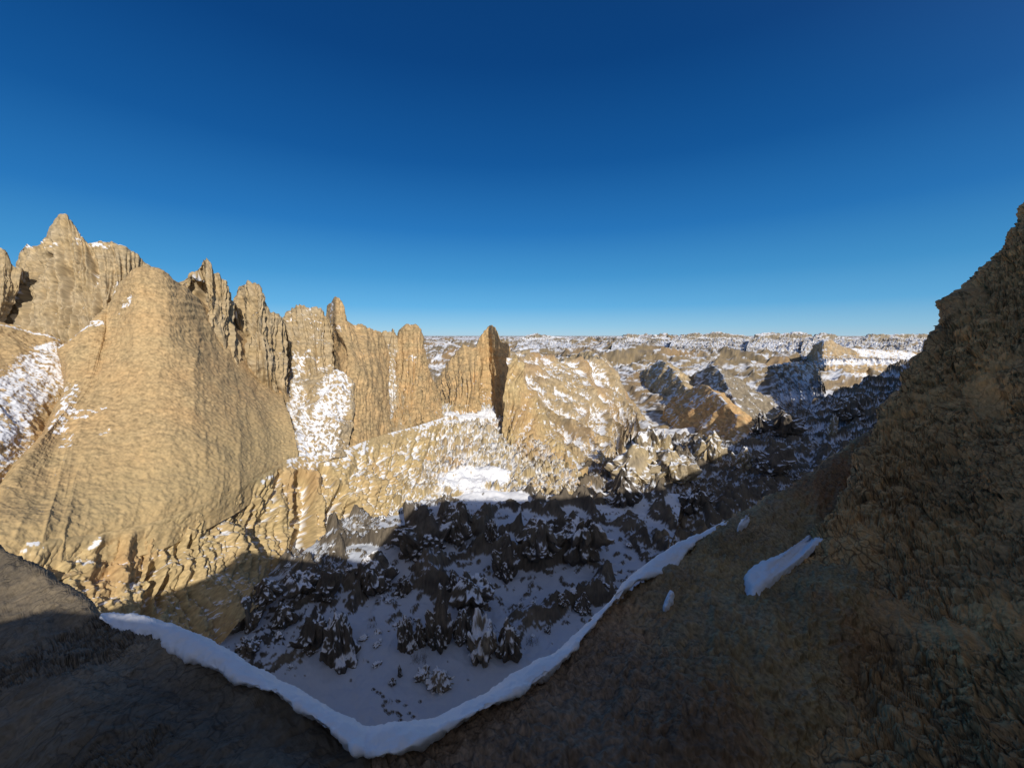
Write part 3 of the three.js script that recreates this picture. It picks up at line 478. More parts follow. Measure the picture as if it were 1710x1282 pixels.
peak('rock_spire', 'dark hooked pinnacle standing alone against the horizon with a sunlit left shoulder', [
  [[722, 640, 192], [736, 622, 191], [747, 604, 190], [760, 588, 189], [768, 577, 188.5], [774, 573, 188], [782, 578, 187], [792, 577, 186], [800, 562, 186], [808, 552, 190.7], [815, 544, 190.6], [821, 542, 185.9], [829, 549, 180.6], [836, 567, 176.1], [842, 571, 171.3], [847, 570, 167.4], [851, 578, 165.2], [852, 600, 165.4], [852, 625, 166.4], [856, 660, 169]],
  [[722, 650, 188], [736, 638, 184], [748, 628, 182], [760, 622, 181], [769, 616, 180], [776, 612, 179.5], [784, 610, 179], [793, 607, 179], [801, 602, 180], [808, 600, 185.7], [815, 600, 188.6], [822, 602, 185.6], [829, 605, 181.6], [835, 610, 176.8], [840, 612, 172.9], [845, 614, 169.4], [849, 618, 166.8], [851, 630, 166.2], [852, 650, 166.4], [857, 680, 178.8]],
  [[722, 665, 180], [736, 655, 176], [748, 648, 173], [760, 644, 171.5], [770, 642, 170.5], [777, 641, 170], [785, 640, 169.5], [794, 640, 170], [802, 641, 172.7], [809, 643, 179.2], [816, 645, 180.8], [822, 648, 178.1], [829, 651, 173.6], [835, 654, 169.3], [840, 657, 165.9], [845, 660, 161.9], [849, 664, 158.8], [852, 670, 168.5], [855, 685, 170.8], [860, 700, 172.8]],
  [[722, 700, 160], [736, 695, 158], [748, 690, 158], [760, 688, 158], [770, 687, 158], [778, 686, 158.5], [786, 686, 159], [795, 687, 160], [803, 688, 162], [810, 690, 165.2], [817, 692, 164.7], [823, 694, 162.1], [829, 696, 159.5], [835, 698, 156.9], [840, 700, 154.7], [845, 702, 152.5], [849, 704, 150.8], [853, 708, 149], [857, 712, 150.8], [862, 720, 151.8]]], {
  disp: (o) => wall({ flute: .4 + 1.1 * smooth(2.9, 3.9, o.t), w: 2.8, ledge: .3, lump: .9 })(o), snow: { add: -.32, c: TAN, c2: mix(TAN, ORG, .5) }, strokes: [[[770, 690], [840, 696], 3, .7], [[800, 640], [812, 660], 3, .5]] });

// ------------------------------------------------------------------ spurs right of the ridge
const spurPaint = (o) => cover(mix(clay(o, TAN, GRY, .35), ORG, clamp(noise(o.p[0] / 30, o.p[1] / 20, o.p[2] / 30) * 1.4) * .7), snow(o, { flat: .66, kf: 1.3, sun: .7, na: .5, nb: .9, nc: .8, w: 5, add: -.02, hollow: .3 }), .2);
{
  const r = px([
    [[850, 592, 164], [868, 602, 168], [886, 640, 168], [912, 692, 161], [948, 746, 150], [986, 794, 134], [1014, 838, 122]],
    [[847, 620, 160], [860, 640, 160], [872, 668, 158], [896, 715, 152], [930, 768, 138], [968, 812, 125], [1000, 845, 116]],
    [[840, 670, 154], [847, 690, 151], [856, 712, 147], [874, 752, 138], [904, 792, 127], [945, 825, 118], [985, 852, 111]],
    [[828, 740, 146], [836, 752, 142], [845, 765, 138], [862, 792, 128], [894, 818, 118], [935, 843, 111], [975, 866, 105]]]);
  ground(surface('lit_spur', [...back(r[0], 14, 30), ...r], { sp: .8, hidden: 1.8, rad: 9, disp: (o) => eroded({ amp: 4, w: 9, long: 3, lump: .8, crumb: .45, cw: 1.6, seed: 6, bed: .2 })(o) + .6 * knobs({ w: 2, amp: 1, lump: 0, crumb: 0 })(o) * smooth(3, 4.5, o.t), paint: (o) => cover(mix(clay(o, TAN, YEL, .22), ORG, clamp(noise(o.p[0] / 16, o.p[1] / 12, o.p[2] / 16) + .1) * .8), snow(o, { flat: .7, kf: 1.2, sun: .8, na: .5, nb: .5, nc: .3, w: 3, nb: .7, add: -.16, hollow: .36 }), .13) }));
}
{
  const r = px([
    [[830, 590, 262], [870, 588, 270], [910, 594, 280], [950, 600, 295], [990, 604, 315], [1018, 604, 330], [1036, 630, 335], [1048, 655, 325], [1058, 678, 310], [1076, 716, 262]],
    [[845, 620, 235], [885, 620, 240], [920, 622, 248], [955, 626, 260], [990, 632, 275], [1014, 640, 287], [1030, 655, 290], [1042, 672, 284], [1050, 690, 270], [1066, 722, 238]],
    [[868, 665, 208], [905, 668, 209], [936, 672, 212], [966, 678, 218], [994, 685, 228], [1012, 692, 238], [1026, 700, 240], [1036, 709, 238], [1043, 718, 234], [1052, 732, 220]],
    [[905, 720, 184], [935, 728, 182], [960, 734, 182], [980, 738, 186], [1000, 742, 192], [1014, 744, 198], [1024, 746, 202], [1032, 748, 204], [1036, 750, 204], [1036, 752, 203]],
    [[935, 800, 154], [960, 802, 152], [980, 800, 154], [994, 796, 159], [1008, 790, 165], [1018, 786, 170], [1026, 782, 174], [1032, 780, 177], [1034, 780, 178], [1034, 780, 178]]]);
  ground(surface('far_spur', [...back(r[0], 22, 50), ...r], { sp: .75, hidden: 1.8, rad: 8, disp: eroded({ amp: 10, w: 20, long: 3, lump: 3.4, crumb: .7, cw: 3, skew: -.35, bed: .3, bw: 4, seed: 8 }), paint: spurPaint }));
}

// ------------------------------------------------------------------ broken ground on the right, mostly in the shade of the ridge
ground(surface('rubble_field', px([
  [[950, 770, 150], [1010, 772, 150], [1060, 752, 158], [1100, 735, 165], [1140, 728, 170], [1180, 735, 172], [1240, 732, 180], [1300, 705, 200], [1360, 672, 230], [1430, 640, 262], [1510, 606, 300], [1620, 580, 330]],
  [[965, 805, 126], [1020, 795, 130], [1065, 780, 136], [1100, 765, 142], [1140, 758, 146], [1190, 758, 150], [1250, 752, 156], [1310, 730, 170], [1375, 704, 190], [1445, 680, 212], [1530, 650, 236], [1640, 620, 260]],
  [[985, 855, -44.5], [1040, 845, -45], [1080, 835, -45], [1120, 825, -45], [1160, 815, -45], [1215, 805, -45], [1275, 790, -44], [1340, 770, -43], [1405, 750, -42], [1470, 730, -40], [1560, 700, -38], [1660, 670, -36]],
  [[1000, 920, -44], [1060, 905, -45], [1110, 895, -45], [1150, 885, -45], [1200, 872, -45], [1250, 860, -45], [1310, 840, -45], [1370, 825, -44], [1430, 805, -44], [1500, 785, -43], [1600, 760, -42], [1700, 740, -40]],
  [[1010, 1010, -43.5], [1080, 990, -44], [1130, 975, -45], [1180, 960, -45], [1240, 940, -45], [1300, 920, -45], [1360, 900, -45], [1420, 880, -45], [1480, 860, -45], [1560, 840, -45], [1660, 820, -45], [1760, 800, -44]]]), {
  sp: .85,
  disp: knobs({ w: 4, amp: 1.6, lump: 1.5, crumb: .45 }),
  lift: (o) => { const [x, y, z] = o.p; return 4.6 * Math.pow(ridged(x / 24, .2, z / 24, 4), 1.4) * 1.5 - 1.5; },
  paint: (o) => cover(clay(o, mix(DRK, GRY, .2), mix(DRK, TAN, .22), .3), snow(o, { flat: .62, kf: 2.4, sun: .25, na: .6, nb: .55, nc: .35, w: 3.5, add: -.42, hollow: .3 }), .13, mix(SHADESNOW, SNOW, .4)),  // rock and snow both carry painted shade here
}));

// ------------------------------------------------------------------ named hills in the middle distance
const hillPaint = (k = {}) => (o) => cover(clay(o, k.c ?? GRY, k.c2 ?? TAN, .25), snow(o, { flat: .66, kf: 1.2, sun: .75, na: .6, nb: .5, nc: .22, w: 15, add: .1, hollow: .05, ...k }), .16);
function hill(name, label, rows, k = {}) {
  const r = px(rows);
  return tag(splitSnow(surface(name, [...back(r[0], k.deep ?? 40, k.drop ?? 60), ...r], { sp: k.sp ?? .75, hidden: 1.8, disp: k.disp ?? eroded({ amp: 11, w: 30, long: 2.4, lump: 2.5, crumb: 1, cw: 7, bed: .8, bw: 5, ...k.slope }), strokes: k.strokes ?? [], paint: hillPaint(k.snow) })), label, k.cat ?? 'hill', k.group);
}
/** a ridge that runs along a crest, steep on its shaded left side */
function ridgeLine(name, label, crest, k = {}) {
  const c = crest.map((p) => at(...p)), foot = k.foot ?? -96, side = (dx, f, dz = 0) => c.map((p) => { const h = (foot - p[1]) * f; return [p[0] - dx * h, p[1] + h, p[2] - dz * h]; });
  const L = k.left ?? .62, Rr = k.right ?? 1.5;
  return tag(splitSnow(surface(name, [side(-L * 1.02, 1.1), side(-L, .75), side(-L, .4), side(-L * .9, .12), c, side(Rr * 1.1, .1, .2), side(Rr, .3, .3), side(Rr, .65, .3), side(Rr, 1, .3)], {
    sp: .62, disp: (o) => eroded({ amp: 8, w: 26, long: 2.2, lump: 2.2, crumb: 1, cw: 6, bed: .5, bw: 5, ...k.slope })(o) * lerp(.45, 1, Math.min(1, Math.abs(o.t - 4) / 1.2)), paint: hillPaint(k.snow) })), label, 'hill');
}
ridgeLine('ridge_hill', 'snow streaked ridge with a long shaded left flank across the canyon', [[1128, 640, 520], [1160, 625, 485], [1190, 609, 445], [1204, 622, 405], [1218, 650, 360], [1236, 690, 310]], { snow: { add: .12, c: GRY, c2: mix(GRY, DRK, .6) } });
ridgeLine('spur_hill', 'low spur with a bare orange right flank and snowy gullies before the shaded canyon', [[1120, 668, 385], [1150, 650, 365], [1170, 642, 345], [1192, 652, 318], [1222, 684, 282], [1262, 724, 250]], { right: 1.2, snow: { add: -.02, c: TAN, c2: ORG }, slope: { seed: 5 } });
ridgeLine('hill', 'round topped banded hill with a shaded notch, left of the canyon head', [[905, 612, 470], [940, 598, 450], [968, 589, 435], [988, 587, 420], [1004, 602, 400], [1016, 622, 385]], { right: .7, snow: { add: .02, c: GRY, c2: TAN } });
ridgeLine('hill', 'small sharp hill with a shaded left side above the middle of the canyon', [[1050, 628, 600], [1080, 614, 570], [1100, 603, 545], [1112, 606, 510], [1134, 630, 450], [1150, 655, 400]], { snow: { add: .1 } });
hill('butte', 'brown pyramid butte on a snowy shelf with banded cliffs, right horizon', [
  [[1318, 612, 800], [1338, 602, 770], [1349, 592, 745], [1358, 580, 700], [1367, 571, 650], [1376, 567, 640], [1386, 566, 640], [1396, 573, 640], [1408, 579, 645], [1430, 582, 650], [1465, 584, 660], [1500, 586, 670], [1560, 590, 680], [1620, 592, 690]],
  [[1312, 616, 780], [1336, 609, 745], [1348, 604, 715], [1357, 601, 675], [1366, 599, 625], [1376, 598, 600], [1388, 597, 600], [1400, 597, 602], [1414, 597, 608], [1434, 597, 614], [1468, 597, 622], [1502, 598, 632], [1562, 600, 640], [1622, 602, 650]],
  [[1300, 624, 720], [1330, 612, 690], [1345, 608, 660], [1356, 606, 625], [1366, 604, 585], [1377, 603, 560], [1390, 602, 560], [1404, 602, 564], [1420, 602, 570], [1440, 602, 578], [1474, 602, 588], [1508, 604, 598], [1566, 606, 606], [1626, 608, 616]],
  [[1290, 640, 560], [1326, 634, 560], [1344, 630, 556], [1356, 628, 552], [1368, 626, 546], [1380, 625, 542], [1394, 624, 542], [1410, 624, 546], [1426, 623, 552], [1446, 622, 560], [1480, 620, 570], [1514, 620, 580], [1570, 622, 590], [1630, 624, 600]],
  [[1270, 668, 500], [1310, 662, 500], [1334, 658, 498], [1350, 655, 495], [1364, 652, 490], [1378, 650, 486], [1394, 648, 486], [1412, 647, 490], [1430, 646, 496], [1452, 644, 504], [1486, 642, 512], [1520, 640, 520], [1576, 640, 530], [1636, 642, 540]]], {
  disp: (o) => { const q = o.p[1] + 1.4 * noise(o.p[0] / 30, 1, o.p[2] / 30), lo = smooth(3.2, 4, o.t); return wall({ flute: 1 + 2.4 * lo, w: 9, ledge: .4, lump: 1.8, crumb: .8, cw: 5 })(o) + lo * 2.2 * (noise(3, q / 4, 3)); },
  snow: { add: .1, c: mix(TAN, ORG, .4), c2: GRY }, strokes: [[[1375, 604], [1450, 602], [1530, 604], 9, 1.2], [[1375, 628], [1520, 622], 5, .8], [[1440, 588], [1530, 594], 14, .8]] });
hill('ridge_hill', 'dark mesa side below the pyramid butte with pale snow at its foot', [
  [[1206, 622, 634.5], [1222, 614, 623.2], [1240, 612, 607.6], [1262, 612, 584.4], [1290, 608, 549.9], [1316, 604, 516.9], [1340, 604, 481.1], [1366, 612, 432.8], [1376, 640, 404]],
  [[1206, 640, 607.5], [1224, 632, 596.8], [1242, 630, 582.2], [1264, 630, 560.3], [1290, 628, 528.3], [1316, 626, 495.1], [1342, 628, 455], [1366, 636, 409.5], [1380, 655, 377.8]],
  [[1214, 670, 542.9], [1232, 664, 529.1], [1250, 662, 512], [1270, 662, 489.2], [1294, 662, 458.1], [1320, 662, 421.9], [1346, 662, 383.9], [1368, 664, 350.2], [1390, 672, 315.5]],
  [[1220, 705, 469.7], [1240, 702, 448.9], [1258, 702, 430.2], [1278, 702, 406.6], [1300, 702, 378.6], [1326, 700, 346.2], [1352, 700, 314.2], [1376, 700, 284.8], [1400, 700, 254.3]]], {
  disp: (o) => wall({ flute: 3, w: 12, ledge: 1, lump: 3, crumb: 1, cw: 5 })(o), snow: { add: .2, c: DRK, c2: GRY }, strokes: [[[1250, 655], [1370, 655], 12, .5]] });  // dark base tone stands in for shade on this side
// buttes on the skyline
const SKYLINE = [
  ['low banded butte left of centre on the skyline', 1500, [[868, 562], [884, 559], [895, 556.5], [908, 559], [930, 561], [950, 563]]],
  ['double butte on the skyline above the middle of the canyon', 1300, [[1030, 563], [1040, 560], [1046, 557], [1058, 558], [1070, 561], [1085, 562], [1094, 559], [1104, 562], [1120, 564]]],
  ['broad layered butte with small knobs, middle of the right skyline', 1150, [[1128, 562], [1140, 558.5], [1152, 556.5], [1163, 555.5], [1175, 557], [1188, 554], [1199, 552], [1210, 555], [1224, 557], [1240, 559.5], [1256, 562]]],
  ['long flat topped butte on the right skyline', 1050, [[1256, 563], [1266, 556.5], [1280, 554.5], [1300, 556], [1318, 554.5], [1330, 552.5], [1344, 554.5], [1356, 560], [1366, 564]]],
  ['pointed dark butte on the skyline behind the pyramid butte', 980, [[1346, 566], [1360, 560], [1372, 554.5], [1384, 557], [1400, 560], [1420, 563], [1436, 566]]],
  ['layered butte on the skyline close to the brown wall', 1000, [[1436, 566], [1448, 559.5], [1462, 557.5], [1478, 558.5], [1496, 556.5], [1512, 557.5], [1530, 557], [1560, 558], [1600, 562]]]];
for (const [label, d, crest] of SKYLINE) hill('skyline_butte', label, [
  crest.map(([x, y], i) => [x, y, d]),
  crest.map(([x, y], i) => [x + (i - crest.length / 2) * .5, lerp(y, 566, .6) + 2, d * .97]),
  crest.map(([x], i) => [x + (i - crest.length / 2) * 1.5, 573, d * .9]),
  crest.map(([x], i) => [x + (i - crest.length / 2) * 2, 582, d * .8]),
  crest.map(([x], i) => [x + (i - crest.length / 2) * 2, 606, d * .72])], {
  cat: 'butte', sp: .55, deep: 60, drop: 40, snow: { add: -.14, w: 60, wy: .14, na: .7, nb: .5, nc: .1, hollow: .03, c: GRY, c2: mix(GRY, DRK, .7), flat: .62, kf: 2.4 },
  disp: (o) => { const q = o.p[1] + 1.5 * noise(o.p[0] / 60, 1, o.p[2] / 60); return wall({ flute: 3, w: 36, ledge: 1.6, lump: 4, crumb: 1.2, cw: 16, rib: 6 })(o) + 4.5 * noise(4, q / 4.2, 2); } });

// ------------------------------------------------------------------ the ridge one stands on, beyond both sides of the frame
const tint = (c = [1, 1, 1]) => (o) => { const [x, y, z] = o.p, f = 1 + .3 * fbm(x * .7, y * .7, z * .7, 3) + .15 * noise(x * 9, y * 9, z * 9); return c.map((v) => clamp(v * f)); };
const nearPaint = (c, c2, w = 1) => (o) => {
  const [x, y, z] = o.p, m = fbm(x * 1.3 / w, y * 1.3 / w, z * 1.3 / w, 4), s = fbm(x * 9 / w, y * 9 / w, z * 9 / w, 3), g = fbm(x * 26 / w, y * 26 / w, z * 26 / w, 3), t = mix(c, c2, clamp(.5 + m * .9 + s * .3)), f = Math.max(.3, 1 + .3 * s + .62 * g);
  return [t[0] * f, t[1] * f, t[2] * f];
};
ground(surface('ridge', [
  [[-70, -60, 34], [-44, -50, 32], [-26, -42, 30], [-16, -40, 30], [-9, -40, 30], [-4, -40, 30], [-1.6, -40, 30], [1.2, -40, 30], [8, -40, 32], [16, -40, 34], [26, -40, 38], [50, -40, 40], [80, -38, 34], [135, -36, 10], [205, -36, -30], [285, -36, -90], [365, -36, -150]],
  [[-70, -24, 5], [-42, -14, 3.4], [-23.3, -6, 2.2], [-16.4, 2.4, 2.2], [-9.2, 1.0, 2.2], [-4, .5, 2.2], [-1.6, 1.1, 2.2], [1.2, .9, 2.2], [6.2, 7, 2.2], [12.9, 14.4, 2.2], [22, 15.4, 2], [48, 15.6, 0], [74, 15.5, -6], [126, 25, -30], [200, 37, -80], [275, 41, -140], [345, 41, -200]],
  [[-74, -40, -8], [-46, -34, -8], [-28, -12, -6], [-18, -5, -5.5], [-11, -4.2, -4.2], [-5, -12, -3], [-1.8, -13, -2.6], [1.2, -12, -2.6], [8, -12, -4], [16, -10, -9], [26, -10, -14], [44, -14, -22], [68, -16, -28], [110, -8, -50], [178, -4, -100], [252, -4, -160], [326, -4, -220]],  // left end raised as an unseen terrace to bounce sunlight onto the wall
  [[-78, -60, -18], [-50, -50, -16], [-30, -46, -14], [-20, -44, -12], [-12, -44, -10], [-5, -44, -9], [-2, -44, -9], [1, -44, -9], [7, -44, -10], [19, -44, -26], [30, -44, -40], [45, -44, -50], [64, -44, -62], [100, -42, -90], [160, -40, -140], [230, -38, -200], [300, -36, -262]]], {
  sp: 4, most: 160, straight: true, disp: (o) => .9 * fbm(o.p[0] / 9, o.p[1] / 9, o.p[2] / 9, 4) * smooth(2, 9, Math.hypot(o.p[0], o.p[2])), paint: (o) => cover(clay(o, TAN, GRY, .2), snow(o, { flat: .8, kf: 2, sun: .4, w: 4, add: -.1 }), .12), flip: 0,
}));

ground(surface('cliff', [  // unseen stretch of cliff, added to bounce sunlight onto the clay wall
  [[-112, 4, 12], [-112, 8, -8], [-116, 6, -28], [-116, 2, -44], [-112, 0, -58], [-108, -4, -66]],
  [[-100, 6, 12], [-100, 12, -8], [-101, 8, -26], [-99, 3, -40], [-97, 0, -54], [-94, -4, -62]],
  [[-84, -8, 14], [-84, -4, -6], [-82, -6, -20], [-80, -10, -32], [-76, -14, -44], [-72, -18, -52]],
  [[-60, -34, 16], [-60, -34, -2], [-58, -30, -12], [-56, -28, -18], [-54, -26, -24], [-52, -24, -30]],
  [[-44, -50, 14], [-42, -50, 0], [-40, -48, -8], [-38, -48, -14], [-36, -46, -20], [-34, -46, -25]]], {
  sp: 3, most: 170, hidden: 0, disp: (o) => 2.5 * fbm(o.p[0] / 9, o.p[1] / 14, o.p[2] / 9, 4), paint: (o) => cover(clay(o, TAN, YEL, .2), snow(o, { flat: .8, kf: 1.6, sun: .6, w: 3, add: -.2 }), .12),
}));

/** print of cracked clay over SIDE metres: colour and height of cracks, plates and grit finer than the mesh */
const SIDE = 7.2;
function clayPrint(k) {
  const N = 1400, col = new Uint8Array(N * N * 4), hgt = new Uint8Array(N * N * 4), z = k.z;
  const srgb = (v) => 255 * (v <= .0031308 ? 12.92 * v : 1.055 * Math.pow(v, 1 / 2.4) - .055);
  for (let j = 0; j < N; j++) for (let i = 0; i < N; i++) {
    const u = i / N * SIDE, v = j / N * SIDE, wu = u + .05 * noise(u * 4, v * 4, z) + .02 * noise(u * 15, v * 15, z), wv = v + .05 * noise(u * 4 + 9, v * 4, z) + .02 * noise(u * 15 + 5, v * 15, z);
    const c = cells(wu / k.big, wv / k.big / .75, z), c2 = cells(wu / k.small, wv / k.small / .8, z + 3), where = smooth(-.3, .3, noise(u * .9, v * .9, z + 7) + .5 * noise(u * 2.7, v * 2.7, z) + k.bias);
    const wide = .55 + .8 * Math.max(0, noise(u * 2, v * 2, z + 1)), e1 = (1 - smooth(0, .07 * wide, c[1] - c[0])) * where, e2 = (1 - smooth(0, .11 * wide, c2[1] - c2[0])) * where * .75;
    const grit = noise(u * 30, v * 30, z) * .5 + noise(u * 62, v * 62, z) * .4 + noise(u * 110, v * 110, z) * .35, mott = fbm(u * 1.1, v * 1.1, z, 4);
    const crack = Math.max(e1, e2), f = (1 + k.grit * grit + .16 * (c2[2] - .5) + .12 * (c[2] - .5)) * (1 - k.crackShade * crack), m = mix(k.c, k.c2, clamp(.5 + .8 * mott)), o = (j * N + i) * 4;  // crack lines darkened in colour to paint the shade inside them
    for (let q = 0; q < 3; q++) col[o + q] = clamp(srgb(clamp(m[q] * f)), 0, 255);
    col[o + 3] = hgt[o + 3] = 255; hgt[o] = hgt[o + 1] = hgt[o + 2] = clamp(150 + 38 * grit + 26 * (c2[2] - .5) - 120 * crack, 0, 255);
  }
  const tex = (d) => { const t = new THREE.DataTexture(d, N, N, THREE.RGBAFormat); t.wrapS = t.wrapT = THREE.MirroredRepeatWrapping; t.magFilter = t.minFilter = THREE.LinearFilter; t.needsUpdate = true; return t; };
  const map = tex(col); map.colorSpace = THREE.SRGBColorSpace;
  return new THREE.MeshStandardMaterial({ map, bumpMap: tex(hgt), bumpScale: k.bump, roughness: .95, vertexColors: true });
}
function printed(m) {                                    // uv in metres on the plane that fits the surface
  const g = m.geometry, p = g.attributes.position.array, n = g.attributes.normal.array, a = new THREE.Vector3(), uv = new Float32Array(p.length / 3 * 2);
  for (let k = 0; k < n.length; k += 3) a.add(new THREE.Vector3(n[k], n[k + 1], n[k + 2])); a.normalize();
  const t = new THREE.Vector3(0, 1, 0).cross(a).normalize(), b = a.clone().cross(t);
  for (let k = 0, q = 0; k < p.length; k += 3, q += 2) { uv[q] = (p[k] * t.x + p[k + 1] * t.y + p[k + 2] * t.z) / SIDE; uv[q + 1] = (p[k] * b.x + p[k + 1] * b.y + p[k + 2] * b.z) / SIDE; }
  g.setAttribute('uv', new THREE.BufferAttribute(uv, 2));
  return ground(m);
}
/** cracked clay close by: lumps, a net of drying cracks, grit */
const crust = (k) => (o) => {
  let [x, y, z] = o.p; const w = k.w ?? 1;
  const wp = .07; x += wp * fbm(o.p[0] * 5, o.p[1] * 5, o.p[2] * 5, 2); y += wp * fbm(o.p[0] * 5 + 5, o.p[1] * 5, o.p[2] * 5, 2); z += wp * fbm(o.p[0] * 5, o.p[1] * 5 + 5, o.p[2] * 5, 2);
  const c = cells(x / (.20 * w), y / (.15 * w), z / (.20 * w)), c2 = cells(x / (.075 * w), y / (.06 * w), z / (.075 * w));
  const where = smooth(-.25, .35, fbm(x * 1.1, y * 1.1, z * 1.1, 3) + (k.cracked ?? 0));
  const e1 = c[1] - c[0], e2 = c2[1] - c2[0], cr1 = k.crack ?? .03;
  let d = where * (-cr1 * (1 - smooth(0, .10, e1)) - cr1 * .55 * (1 - smooth(0, .13, e2)) + (k.plate ?? 0) * ((c[2] - .5) + .4 * (c2[2] - .5)));
  d += (k.lump ?? .10) * fbm(x * 1.5, y * 1.5, z * 1.5, 4) + (k.grit ?? .012) * (fbm(x * 11, y * 11, z * 11, 4) - .8 * Math.abs(noise(x * 19, y * 19, z * 19)));
  if (k.fall) d += k.fall * (ridged(o.um * 1.6, o.vm * .5, 2.2, 4) - .5);
  return d;
};
const WALLC = [.60, .395, .16], WALLD = [.42, .285, .135], GREYC = [.38, .29, .19], GREYD = [.24, .19, .13];
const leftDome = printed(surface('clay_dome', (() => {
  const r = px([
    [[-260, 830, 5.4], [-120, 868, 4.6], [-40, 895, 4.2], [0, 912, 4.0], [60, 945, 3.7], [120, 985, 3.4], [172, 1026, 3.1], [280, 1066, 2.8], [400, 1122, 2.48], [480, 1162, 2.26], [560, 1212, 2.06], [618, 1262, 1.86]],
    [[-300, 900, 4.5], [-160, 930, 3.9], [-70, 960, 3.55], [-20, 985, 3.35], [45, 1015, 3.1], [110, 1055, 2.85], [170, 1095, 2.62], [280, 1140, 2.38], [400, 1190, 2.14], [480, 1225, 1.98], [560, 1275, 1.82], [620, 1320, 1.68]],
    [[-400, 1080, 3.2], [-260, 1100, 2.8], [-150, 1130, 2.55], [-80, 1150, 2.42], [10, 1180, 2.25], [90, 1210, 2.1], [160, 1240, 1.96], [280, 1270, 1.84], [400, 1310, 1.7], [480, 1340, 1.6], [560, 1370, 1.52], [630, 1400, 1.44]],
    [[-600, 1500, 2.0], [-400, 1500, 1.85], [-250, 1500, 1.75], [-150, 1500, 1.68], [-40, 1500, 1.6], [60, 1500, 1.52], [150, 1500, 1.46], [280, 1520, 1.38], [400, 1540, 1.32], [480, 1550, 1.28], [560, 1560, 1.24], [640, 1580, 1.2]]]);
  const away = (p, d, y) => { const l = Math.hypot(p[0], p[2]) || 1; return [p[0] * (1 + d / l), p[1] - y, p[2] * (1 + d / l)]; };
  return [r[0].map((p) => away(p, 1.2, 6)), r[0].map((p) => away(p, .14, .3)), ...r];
})(), { sp: 1.7, hidden: 2, disp: crust({ lump: .05, crack: .03, grit: .014, plate: .012, w: .55 }), mat: clayPrint({ z: 3.3, big: .16, small: .06, bias: .25, grit: .45, crackShade: .55, bump: .012, c: [.25, .2, .135], c2: [.17, .14, .1] }), paint: tint([.8, .8, .8]) }));
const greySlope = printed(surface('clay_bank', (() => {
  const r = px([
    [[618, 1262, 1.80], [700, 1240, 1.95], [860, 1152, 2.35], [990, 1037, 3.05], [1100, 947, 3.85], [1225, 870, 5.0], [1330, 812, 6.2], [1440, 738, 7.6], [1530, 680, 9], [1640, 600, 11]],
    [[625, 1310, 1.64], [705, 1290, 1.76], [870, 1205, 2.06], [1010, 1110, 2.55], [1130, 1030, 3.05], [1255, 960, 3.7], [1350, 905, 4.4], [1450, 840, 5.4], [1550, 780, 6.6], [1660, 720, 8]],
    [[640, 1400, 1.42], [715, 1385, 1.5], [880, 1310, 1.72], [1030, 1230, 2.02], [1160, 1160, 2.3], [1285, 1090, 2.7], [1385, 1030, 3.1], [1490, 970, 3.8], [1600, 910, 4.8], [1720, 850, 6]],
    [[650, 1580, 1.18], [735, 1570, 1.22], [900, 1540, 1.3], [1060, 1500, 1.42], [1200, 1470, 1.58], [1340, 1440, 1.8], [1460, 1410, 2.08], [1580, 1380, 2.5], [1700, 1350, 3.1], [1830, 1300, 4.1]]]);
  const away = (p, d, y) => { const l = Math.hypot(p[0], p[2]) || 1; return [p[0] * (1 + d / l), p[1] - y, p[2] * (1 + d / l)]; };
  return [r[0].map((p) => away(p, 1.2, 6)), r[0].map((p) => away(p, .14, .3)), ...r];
})(), { sp: 1.5, hidden: 2, disp: crust({ lump: .06, crack: .012, grit: .034, plate: .012, w: .6, fall: .06 }), mat: clayPrint({ z: 11.7, big: .09, small: .035, bias: -.05, grit: .9, crackShade: .5, bump: .016, c: [.37, .27, .18], c2: [.23, .168, .115] }), paint: (o) => tint(mix([.72, .70, .68], [1.15, .95, .66], smooth(.3, 1.8, o.p[0])))(o) }));
